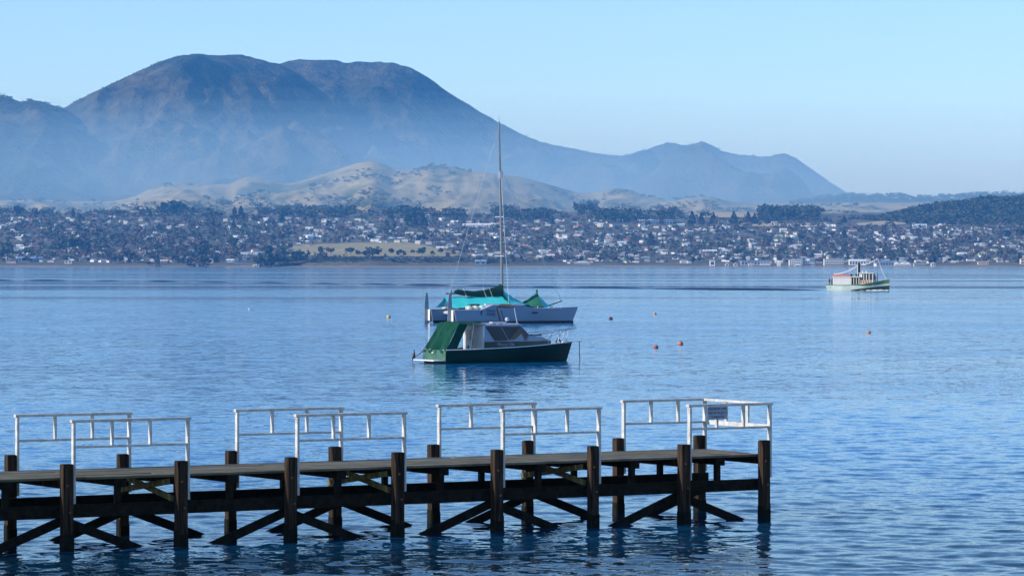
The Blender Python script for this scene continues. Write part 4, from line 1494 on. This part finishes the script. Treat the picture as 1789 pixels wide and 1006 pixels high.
def block(name, u0, u1, py, h, depth, wallc, roofc, label, cols=0, floors=1, roof='flat', cat='building', rz=0.0, pitch=2.5):
    """one of the larger buildings: wall, roof and, where they show, its windows"""
    Y = land_at((u0 + u1) / 2, py)
    x0, x1 = (u0 - CX) * Y / F, (u1 - CX) * Y / F
    w_ = (x1 - x0) / 2
    p = Vector(((x0 + x1) / 2, Y + depth / 2, float(land_z((u0 + u1) / 2, Y))))
    o = empty(name, p, rz, label, cat)
    d = depth / 2
    wm = mat('wall_of_%d' % int(u0), wallc, 0.75, var=0.08, scale=0.3)
    rm = mat('roof_of_%d' % int(u0), roofc, 0.5, var=0.1, scale=0.3)
    MB().box((-w_, -d, -2), (w_, d, h)).build('wall', wm, o)
    if roof == 'flat':
        MB().box((-w_ - 0.5, -d - 0.5, h + 0.01), (w_ + 0.5, d + 0.5, h + 0.7)).build('roof', rm, o)
    elif roof == 'gable':
        MB().add([(-w_ - 0.6, -d - 0.6, h), (w_ + 0.6, -d - 0.6, h), (w_ + 0.6, d + 0.6, h), (-w_ - 0.6, d + 0.6, h), (-w_ - 0.6, 0, h + pitch), (w_ + 0.6, 0, h + pitch)], [(0, 1, 5, 4), (2, 3, 4, 5), (1, 2, 5), (3, 0, 4), (3, 2, 1, 0)]).build('roof', rm, o)
    elif roof == 'front_gable':
        MB().add([(-w_ - 0.6, -d - 0.6, h), (w_ + 0.6, -d - 0.6, h), (w_ + 0.6, d + 0.6, h), (-w_ - 0.6, d + 0.6, h), (0, -d - 0.6, h + pitch), (0, d + 0.6, h + pitch)], [(0, 3, 5, 4), (1, 4, 5, 2), (0, 4, 1), (2, 5, 3), (0, 1, 2, 3)]).build('roof', rm, o)
    elif roof == 'arch':
        rr_ = [[(-w_ - 0.5 + (2 * w_ + 1) * k / 12, y, h + pitch * math.sin(math.pi * k / 12)) for k in range(13)] for y in (-d - 0.5, d + 0.5)]
        b_ = MB()
        b_.loft(rr_)
        b_.add(rr_[0], [tuple(range(13))])
        b_.add(rr_[1], [tuple(range(12, -1, -1))])
        b_.build('roof', rm, o, True)
    elif roof == 'waves':
        for k in range(3):
            c_ = -w_ + (k + 0.5) * 2 * w_ / 3
            rr_ = [[(c_ + w_ / 3 * (j / 4 - 1), y, h + pitch * (1 - abs(j / 4 - 1)) ** 0.8) for j in range(9)] for y in (-d - 0.5, d + 0.5)]
            b_ = MB()
            b_.loft(rr_)
            b_.add(rr_[0], [tuple(range(9))])
            b_.add(rr_[1], [tuple(range(8, -1, -1))])
            b_.build('roof', rm, o)
    if cols:
        fh = h / floors
        cw = 2 * w_ / cols
        for f in range(floors):
            for c in range(cols):
                cx_ = -w_ + (c + 0.5) * cw
                MB().box((cx_ - cw * 0.32, -d - 0.07, f * fh + fh * 0.25), (cx_ + cw * 0.32, -d - 0.006, f * fh + fh * 0.8)).build('window', M_win, o)
        if floors > 1:
            for f in range(1, floors):
                MB().box((-w_ - 0.2, -d - 1.3, f * fh - 0.15), (w_ + 0.2, -d - 0.08, f * fh + 0.12)).build('balcony', wm, o)
    return o


Wt = (0.80, 0.79, 0.76)
block('hotel', 1379, 1402, 465.2, 10, 12, Wt, (0.7, 0.7, 0.7), 'white two storey waterfront hotel with rows of balconies', 6, 3)
block('apartment_building', 1403, 1423, 464.8, 8, 12, (0.62, 0.66, 0.72), (0.35, 0.4, 0.48), 'low pale blue grey building beside the white waterfront hotel', 5, 2)
block('apartment_building', 1440, 1474, 464.8, 11, 14, (0.72, 0.70, 0.66), (0.5, 0.5, 0.5), 'pale apartment block with narrow upright bays behind the steamer stern', 9, 3)
block('apartment_building', 1484, 1513, 463.5, 7, 12, Wt, (0.8, 0.8, 0.8), 'long white low building behind the steamer funnel', 6, 1, 'gable')
block('boat_shed', 1528, 1562, 464.8, 6.5, 12, (0.22, 0.32, 0.48), (0.30, 0.38, 0.5), 'long blue shed on the shore just right of the steamer mast', 7, 1)
block('pavilion', 1563, 1592, 465, 2.6, 12, (0.5, 0.5, 0.5), (0.82, 0.82, 0.80), 'shore pavilion with wavy white tent roof right of the steamer', 0, 1, 'waves', pitch=3.4)
block('pavilion', 1597, 1618, 466.2, 4.5, 12, (0.42, 0.46, 0.48), (0.5, 0.55, 0.56), 'grey flat roofed shore building right of the wavy tent roof', 6, 1)
block('shore_house', 1627, 1634, 466.2, 5, 8, Wt, (0.6, 0.42, 0.35), 'small white shore house with a reddish roof right of the steamer', 2, 1, 'front_gable')
block('shore_house', 1709, 1727, 466.8, 3.6, 9, (0.80, 0.68, 0.48), (0.5, 0.3, 0.2), 'sunlit yellowish low house at the water edge below the wooded hill', 5, 1, 'gable', pitch=1.8)
block('shore_house', 1783, 1796, 466.8, 8, 9, (0.80, 0.70, 0.56), (0.5, 0.35, 0.25), 'sunlit tall cream house at the right edge of the shore', 2, 2, 'front_gable')
block('shore_house', 1240, 1249, 465.3, 9, 8, Wt, Wt, 'white cube shaped boathouse on the beach right of the mast', 1, 1)
block('shore_house', 1267, 1273, 465.3, 4, 6, Wt, Wt, 'tiny white hut on the beach, first right of the white cube', 1, 1, 'front_gable', pitch=1.2)
block('shore_house', 1282, 1288, 465.4, 4, 6, Wt, Wt, 'tiny white hut on the beach, second right of the white cube', 1, 1, 'front_gable', pitch=1.2)
block('shore_house', 1308, 1316, 465.4, 3.5, 6, Wt, (0.7, 0.7, 0.7), 'low white hut on the beach, third right of the white cube', 2, 1, 'gable', pitch=1)
block('shore_house', 1358, 1364, 465.0, 3.5, 6, Wt, Wt, 'small white building with a steep pointed roof left of the hotel', 0, 1, 'front_gable', pitch=5)
block('shore_house', 1389, 1398, 466.6, 2.6, 6, Wt, (0.8, 0.8, 0.8), 'white beach kiosk in front of the waterfront hotel', 1, 1, 'arch', pitch=1.6)
block('boat_shed', 1295, 1345, 463.6, 6.5, 12, (0.34, 0.38, 0.46), (0.30, 0.34, 0.42), 'long grey blue building behind the beach huts', 9, 1)
block('hall', 1328, 1346, 463.8, 2.6, 9, (0.66, 0.68, 0.72), (0.78, 0.79, 0.8), 'low white walled building in front of the long grey blue one', 0, 1)
block('hall', 1003, 1032, 461.5, 2.5, 12, (0.4, 0.4, 0.4), (0.85, 0.85, 0.84), 'low hall with a long white curved roof near the shore', 0, 1, 'arch', pitch=2.4)
block('hall', 808, 866, 396, 3.4, 14, (0.55, 0.56, 0.56), (0.80, 0.81, 0.80), 'very long white roofed school hall left of the mast', 0, 1, 'gable', pitch=3)
block('hall', 1114, 1126, 390, 7, 12, Wt, (0.8, 0.8, 0.8), 'white block at the left end of the long blue hospital', 3, 2)
block('hospital', 1127, 1193, 392, 8.5, 14, (0.22, 0.30, 0.45), (0.6, 0.66, 0.75), 'long blue grey flat roofed building at the top of the town', 14, 2)
block('boat_shed', 830, 849, 464.8, 6, 10, (0.16, 0.27, 0.46), (0.36, 0.46, 0.6), 'blue boat shed at the water left of the mast', 2, 1, 'gable', pitch=1.8)
block('boat_shed', 676, 689, 464.6, 3.2, 8, (0.5, 0.5, 0.48), (0.78, 0.78, 0.76), 'small pale boat shed below the dark bank of the paddock', 2, 1, 'gable', pitch=1.6)
block('shore_house', 113, 125, 460.6, 4.5, 9, Wt, (0.5, 0.5, 0.52), 'square white house standing behind the beach far left', 2, 1, 'flat')
block('shore_house', 6, 16, 456.5, 5, 9, Wt, (0.72, 0.72, 0.7), 'white house behind the beach at the left edge', 2, 1, 'front_gable')
block('boat_shed', 32, 74, 457.5, 6, 12, (0.16, 0.26, 0.44), (0.20, 0.30, 0.46), 'long blue building behind the beach at far left', 8, 1, 'gable')
block('shore_house', 275, 292, 459.2, 3.2, 10, (0.4, 0.3, 0.25), (0.82, 0.78, 0.70), 'low house with a pale cream roof behind the left beach', 3, 1, 'gable', pitch=1.6)
block('shore_house', 396, 408, 458.5, 3.4, 10, (0.72, 0.72, 0.7), (0.8, 0.8, 0.8), 'low white roofed house beside the blue glass fronted building', 3, 1, 'gable', pitch=1.8)
block('shore_house', 409, 432, 459.2, 6, 12, (0.26, 0.34, 0.46), (0.4, 0.46, 0.54), 'blue glass fronted building left of the blue jetty shed', 7, 2)
block('motel', 420, 463, 452.5, 7, 16, (0.4, 0.42, 0.46), (0.36, 0.41, 0.46), 'large grey hipped roof building above the blue jetty shed', 8, 2, 'gable', pitch=4.5)
block('boat_shed', 453, 466, 466.3, 3.8, 8, (0.08, 0.20, 0.42), (0.20, 0.38, 0.62), 'bright blue shed standing at the end of the left beach', 2, 1)
block('shore_house', 442, 452, 466.2, 2.0, 5, Wt, (0.8, 0.8, 0.78), 'low white hut touching the bright blue shed on the beach', 1, 1, 'gable', pitch=1.0)
block('villa', 365, 372, 459.5, 4.5, 9, (0.8, 0.6, 0.45), (0.75, 0.35, 0.2), 'small house with an orange gable behind the left beach', 1, 1, 'front_gable', pitch=3)
block('villa', 905, 911, 435, 8, 9, (0.80, 0.70, 0.55), (0.75, 0.3, 0.15), 'cream villa with orange front just right of the mast', 2, 2)
block('villa', 912, 922, 436, 6, 10, (0.12, 0.22, 0.45), (0.5, 0.25, 0.18), 'bright blue house next to the cream villa right of the mast', 2, 1, 'gable')
block('villa', 915, 942, 452, 2.2, 5, (0.62, 0.53, 0.38), (0.68, 0.58, 0.40), 'long sandy retaining terrace right of the mast', 0, 1)
block('villa', 708, 722, 413, 6, 10, (0.80, 0.76, 0.6), (0.75, 0.72, 0.6), 'cream two storey villa above the yellow paddock', 3, 2, 'gable')
block('villa', 764, 777, 412, 8, 10, (0.80, 0.74, 0.55), (0.7, 0.68, 0.6), 'tall cream villa above the right end of the paddock', 3, 2, 'front_gable')
block('hall', 739, 755, 383, 8, 12, (0.52, 0.54, 0.58), (0.7, 0.72, 0.74), 'grey two storey house beside the tall pointed conifers', 4, 2, 'gable')
block('hall', 680, 707, 421, 4.5, 12, (0.14, 0.18, 0.26), (0.55, 0.58, 0.6), 'long dark hall with pale roof at the upper edge of the paddock', 6, 1, 'gable')
block('villa', 1595, 1619, 401, 7.5, 12, Wt, (0.45, 0.55, 0.66), 'large white house with pale blue roof under the wooded hill', 3, 2, 'gable', pitch=4)
block('villa', 1697, 1712, 401, 5.5, 10, (0.80, 0.68, 0.62), (0.6, 0.45, 0.42), 'pinkish white house in front of the wooded hill', 3, 2, 'flat')
block('villa', 1710, 1724, 449, 7, 12, (0.80, 0.70, 0.50), (0.7, 0.55, 0.35), 'sunlit cream house with stepped gable on the right slope', 3, 2, 'front_gable')
block('villa', 1321, 1334, 447, 9, 10, (0.78, 0.66, 0.52), (0.6, 0.3, 0.2), 'narrow three storey cream house above the grey blue building', 2, 3)
block('villa', 1227, 1252, 444, 5, 10, (0.62, 0.66, 0.72), (0.78, 0.8, 0.82), 'white roofed house with two gabled wings above the white cube', 4, 1, 'gable')

# ------------------------------------------------------------------ trees between the houses
inv = 0
cand = []
while len(cand) < 5600:
    u = rt.uniform(-160, 1950)
    py = town_top(u) - 5 + (466 - town_top(u)) * rt.random()
    if py > 462.5 or not free(u, py):
        continue
    if py > 459 and rt.random() < 0.6:
        continue
    cand.append((u, py))
cand.sort(key=lambda s: -s[1])
pick = [c for c in cand if 0 < c[0] < 1789]
big = set(pick[:70]) | set(rt.sample(pick[70:], 175))
low = {0: [], 1: [], 2: []}


def put_low(p, h, kind, mi, wide):
    A_ = LOWC[kind][rt.randrange(5)]
    a = rt.uniform(0, 6.28)
    c, s = math.cos(a) * h * wide, math.sin(a) * h * wide
    low[mi].append(np.stack([A_[:, 0] * c - A_[:, 1] * s + p.x, A_[:, 0] * s + A_[:, 1] * c + p.y, A_[:, 2] * h + p.z], -1))


for u, py in cand:
    p = land_point(u, py)
    x_ = float(fbm(np.array(u / 60.0), np.array(py / 14.0), 2, 300))
    kind = rt.choices(['broad', 'conifer', 'poplar'], [0.80, 0.14, 0.06])[0]
    mi = 0 if kind == 'conifer' else (rt.choices([0, 1, 2], [0.34, 0.14, 0.52])[0])
    if kind == 'poplar' and mi == 1:
        mi = 2
    h = rt.uniform(4.0, 8.8) * (1.7 if rt.random() < 0.12 else 1.0) * (0.75 + 0.9 * x_) * (1.35 if kind != 'broad' else 1)
    if u < 520:
        h *= 1.25
    wide = rt.uniform(0.85, 1.25)
    if (u, py) in big:
        z_ = zone(u, py)
        tree(p, h * 1.2, kind, mi, '%s %s' % (KN[(kind, mi)], z_), '%ss among the houses %s' % (KN[(kind, mi)], z_), wide)
    else:
        put_low(p, h, kind, mi, wide)


def low_object(name, label):
    Vs, MIs = [], []
    for mi in (0, 1, 2):
        for a in low[mi]:
            Vs.append(a)
            MIs.append(np.full(len(a) // 4, mi))
        low[mi].clear()
    v = np.concatenate(Vs)
    me_ = raw_mesh(name, v, np.arange(len(v)).reshape(-1, 4), FOL, mi=np.concatenate(MIs))
    return tag(link(name, me_), label, 'trees', kind='stuff')


low_object('town_trees', 'mass of small garden trees filling the far town')

# the dark scrub on the bank below the paddock
for k in range(520):
    u = rt.uniform(470, 960)
    py = rt.uniform(450.5, 460.5) if u < 800 else rt.uniform(452, 461)
    put_low(land_point(u, py), rt.uniform(3, 6), 'broad', 0, 1.5)
low_object('bank_scrub', 'band of dark scrub on the bank along the shore')

# tree belts on the plain behind the town
for k in range(900):
    u = rt.uniform(-150, 1420)
    dens = float(fbm(np.array(u / 55.0), np.array(3.3), 3, 410))
    if dens < 0.46 and rt.random() < 0.8:
        continue
    py = town_top(u) - rt.uniform(1, 15) * (dens + 0.25)
    put_low(land_point(u, py), rt.uniform(9, 22) * (0.5 + dens), 'broad' if rt.random() < 0.75 else 'conifer', 0 if rt.random() < 0.75 else 2, 1.2)
for u0, u1, py0, n_, hh in ((1040, 1112, 384, 80, 24), (450, 525, 372, 70, 26), (535, 610, 372, 40, 22), (900, 960, 382, 50, 20), (1330, 1430, 382, 130, 28), (180, 260, 376, 20, 14), (640, 660, 369, 10, 24), (780, 815, 375, 24, 20), (1010, 1040, 372, 30, 30), (860, 900, 374, 30, 26)):
    for k in range(n_):
        u = rt.uniform(u0, u1)
        put_low(land_point(u, py0 + rt.uniform(-6, 5)), hh * rt.uniform(0.6, 1.1), 'broad' if rt.random() < 0.7 else 'conifer', 0, 1.1)
low_object('shelter_belts', 'dark belts of trees on the plain behind the town')


def drop(name_):
    """height sampler over one of the ridges"""
    me_ = bpy.data.objects[name_].data
    co = np.zeros(len(me_.vertices) * 3, np.float32)
    me_.vertices.foreach_get('co', co)
    co = co.reshape(-1, 3)
    return co


# scattered trees on the dry foothills
co = drop('foothills')
uu = co[:, 0] / co[:, 1] * F + CX
dn = fbm(co[:, 0] / 160, co[:, 1] / 160, 3, 500)
ok = np.where((uu > -100) & (uu < 1500) & (dn > 0.50) & (co[:, 1] < 8330))[0]
for i in rt.sample(list(ok), min(1700, len(ok))):
    put_low(Vector(co[i]), rt.uniform(4, 13), 'broad', 0 if rt.random() < 0.7 else 1, 1.3)
low_object('hill_scrub', 'dark patches of scrub and trees dotted on the dry foothills')
# the plantation on the right and its skyline
co = drop('wooded_hill')
uu = co[:, 0] / co[:, 1] * F + CX
ok = np.where((uu > 1330) & (uu < 2050) & (co[:, 1] < 6960) & (co[:, 1] > 6120) & (co[:, 2] > land_z(uu, co[:, 1]) - 6))[0]
for i in rt.sample(list(ok), min(3000, len(ok))):
    put_low(Vector(co[i]) + Vector((rt.uniform(-9, 9), rt.uniform(-9, 9), -1)), rt.uniform(9, 19), 'broad' if rt.random() < 0.85 else 'conifer', 0 if rt.random() < 0.7 else 1, 1.25)
low_object('plantation', 'dense dark forest covering the hill behind the right of the town')
co = drop('far_wooded_ridge')
uu = co[:, 0] / co[:, 1] * F + CX
ok = np.where((uu > 1380) & (uu < 2050) & (abs(co[:, 1] - 8800) < 220))[0]
for i in rt.sample(list(ok), min(800, len(ok))):
    put_low(Vector(co[i]), rt.uniform(9, 20), 'broad', 0, 1.2)
low_object('skyline_trees', 'uneven row of trees along the far right skyline')
# bush standing out along the mountain skylines
for nm_, n_, u0, u1, yc, hh in (('bush_hill', 330, -100, 190, 9700, 16), ('mountain_ridge', 260, 900, 1400, 11600, 10), ('mountain', 160, 120, 330, 10500, 6)):
    co = drop(nm_)
    uu = co[:, 0] / co[:, 1] * F + CX
    ok = np.where((uu > u0) & (uu < u1) & (abs(co[:, 1] - yc) < 300))[0]
    for i in rt.sample(list(ok), min(n_, len(ok))):
        hq = hh * rt.uniform(0.5, 1.2)
        put_low(Vector(co[i]) - Vector((0, 0, hq * 0.42)), hq, 'broad', 0, 1.2)
low_object('summit_bush', 'native bush standing along the mountain skyline')

# ------------------------------------------------------------------ the steamer's wake: low swells running back across the lake
wk = MB()
rw = random.Random(8)
line = [(1438, 507.5), (1250, 506.5), (1100, 504.5), (980, 502.5), (820, 500.0), (600, 496.5), (350, 493.0), (100, 490.5), (-150, 489.0)]
lx = [a for a, b in line][::-1]
ly = [b for a, b in line][::-1]


def swell(u0, u1, dy, amp, wdt):
    n = max(6, int(abs(u1 - u0) / 9))
    rr_ = []
    for i in range(n + 1):
        t = i / n
        u = u0 + (u1 - u0) * t
        py = float(np.interp(u, lx, ly)) + dy
        p = on_water(u, py)
        e = math.sin(math.pi * t) ** 0.6
        w = wdt * (0.5 + 0.5 * e)
        rr_.append([(p.x, p.y + w * k, 0.012 + amp * e * (0.5 + 0.5 * math.cos(math.pi * k)) - (0.03 if abs(k) == 1 else 0)) for k in (-1, -0.66, -0.33, 0, 0.33, 0.66, 1)])
    wk.loft(rr_, flip=True)


swell(1442, 1120, 0, 0.42, 1.6)
swell(1140, 985, 0, 0.42, 1.8)
for u in range(985, -120, -96):
    swell(u, u - rw.uniform(58, 92), rw.uniform(-0.3, 0.3), rw.uniform(0.34, 0.46), 1.5)
wake = wk.build('wake', mat('wake_water', (0.001, 0.007, 0.022), 0.12, var=0.2, scale=0.3), None, True)  # near-black body colour stands in for the dim reflection on the swell faces
tag(wake, 'line of low dark swells trailing far behind the steamer', 'wake', kind='stuff')

# ------------------------------------------------------------------ the air


def air(o, name, col, dens):
    m = bpy.data.materials.new(name)
    m.use_nodes = True
    nt = m.node_tree
    nt.nodes.remove(nt.nodes['Principled BSDF'])
    v = nt.nodes.new('ShaderNodeVolumePrincipled')
    v.inputs['Color'].default_value = (*col, 1)
    v.inputs['Density'].default_value = dens
    v.inputs['Absorption Color'].default_value = (0.25, 0.25, 0.25, 1)
    v.inputs['Anisotropy'].default_value = 0.0
    nt.links.new(v.outputs[0], nt.nodes['Material Output'].inputs['Volume'])
    o.data.materials.append(m)
    tag(o, kind='stuff')


def build_haze():
    box = [(o.matrix_world @ Vector(c)).z for o in S.objects if o.type == 'MESH' for c in o.bound_box]
    o = MB().box((-7500, -600, min(box) - 1.0), (7500, 16500, max(box) + 25)).build('haze', [])
    air(o, 'haze_air', (0.12, 0.46, 1.0), 4.6e-5)
    # the smoky layer lying against the mountain's foot
    for n, k in enumerate((1.28, 1.16, 1.04, 0.92, 0.80, 0.66, 0.50)):
        mb = MB()
        rr = []
        for i in range(1, 16):
            a = math.pi * i / 16 - math.pi / 2
            rr.append([(-900 + 5200 * k * math.cos(a) * math.cos(b), 8850 + 1280 * math.cos(a) * math.sin(b), 110 + (290 * k + 20 * math.sin(3 * b)) * math.sin(a)) for b in np.linspace(0, 2 * math.pi, 48, endpoint=False)])
        mb.loft(rr, closed=True)
        mb.add(rr[0], [tuple(range(47, -1, -1))])
        mb.add(rr[-1], [tuple(range(48))])
        air(mb.build('mist', [], None, True), 'mist_air', (0.46, 0.74, 1.0), 1.15e-4)


# ------------------------------------------------------------------ parts under the part they belong to
NEST = {'motor_launch': {'cabin': ('side_window', 'window_frame', 'windscreen', 'cabin_stripe', 'lettering', 'roof_rail', 'rail_foot', 'roof_edge', 'roof_hatch', 'fore_hatch'),
                         'back_wall': ('door', 'door_window', 'door_handle', 'batten'), 'awning_top': ('awning_curtain', 'awning_side', 'awning_pole'), 'transom': ('stern_light', 'cleat')},
        'sailing_catamaran': {'mast': ('spreader', 'radar_reflector', 'masthead_aerial'), 'cabin': ('cabin_window',), 'sail_cover': ('cover_tie',)},
        'steamer': {'saloon': ('blind', 'saloon_roof', 'roof_canvas'), 'wheelhouse': ('window_post', 'wheelhouse_side', 'wheelhouse_roof'), 'wheelhouse_base': ('panel',), 'hull': ('porthole', 'dark_bow_panel', 'bow_band', 'rubbing_strake'), 'mast': ('masthead_lamp', 'yard')}}
for root_name, tree_ in NEST.items():
    root = bpy.data.objects[root_name]
    kids = list(root.children)
    for part, subs_ in tree_.items():
        host = next(k for k in kids if k.name.split('.')[0] == part)
        for k in kids:
            if k.name.split('.')[0] in subs_:
                k.parent = host

# look-alikes that share a label are told apart by their order along the shore
ORD = 'first second third fourth fifth sixth seventh eighth ninth tenth eleventh twelfth'.split()
shared = {}
for o in S.objects:
    if o.parent is None and o.get('label'):
        shared.setdefault(o['label'], []).append(o)
for lab, os_ in shared.items():
    if 1 < len(os_) <= 12:
        os_.sort(key=lambda o: o.location.x / o.location.y)
        for k, o in enumerate(os_):
            o['label'] = '%s, %s from left' % (lab, ORD[k])

bpy.context.view_layer.update()
build_haze()
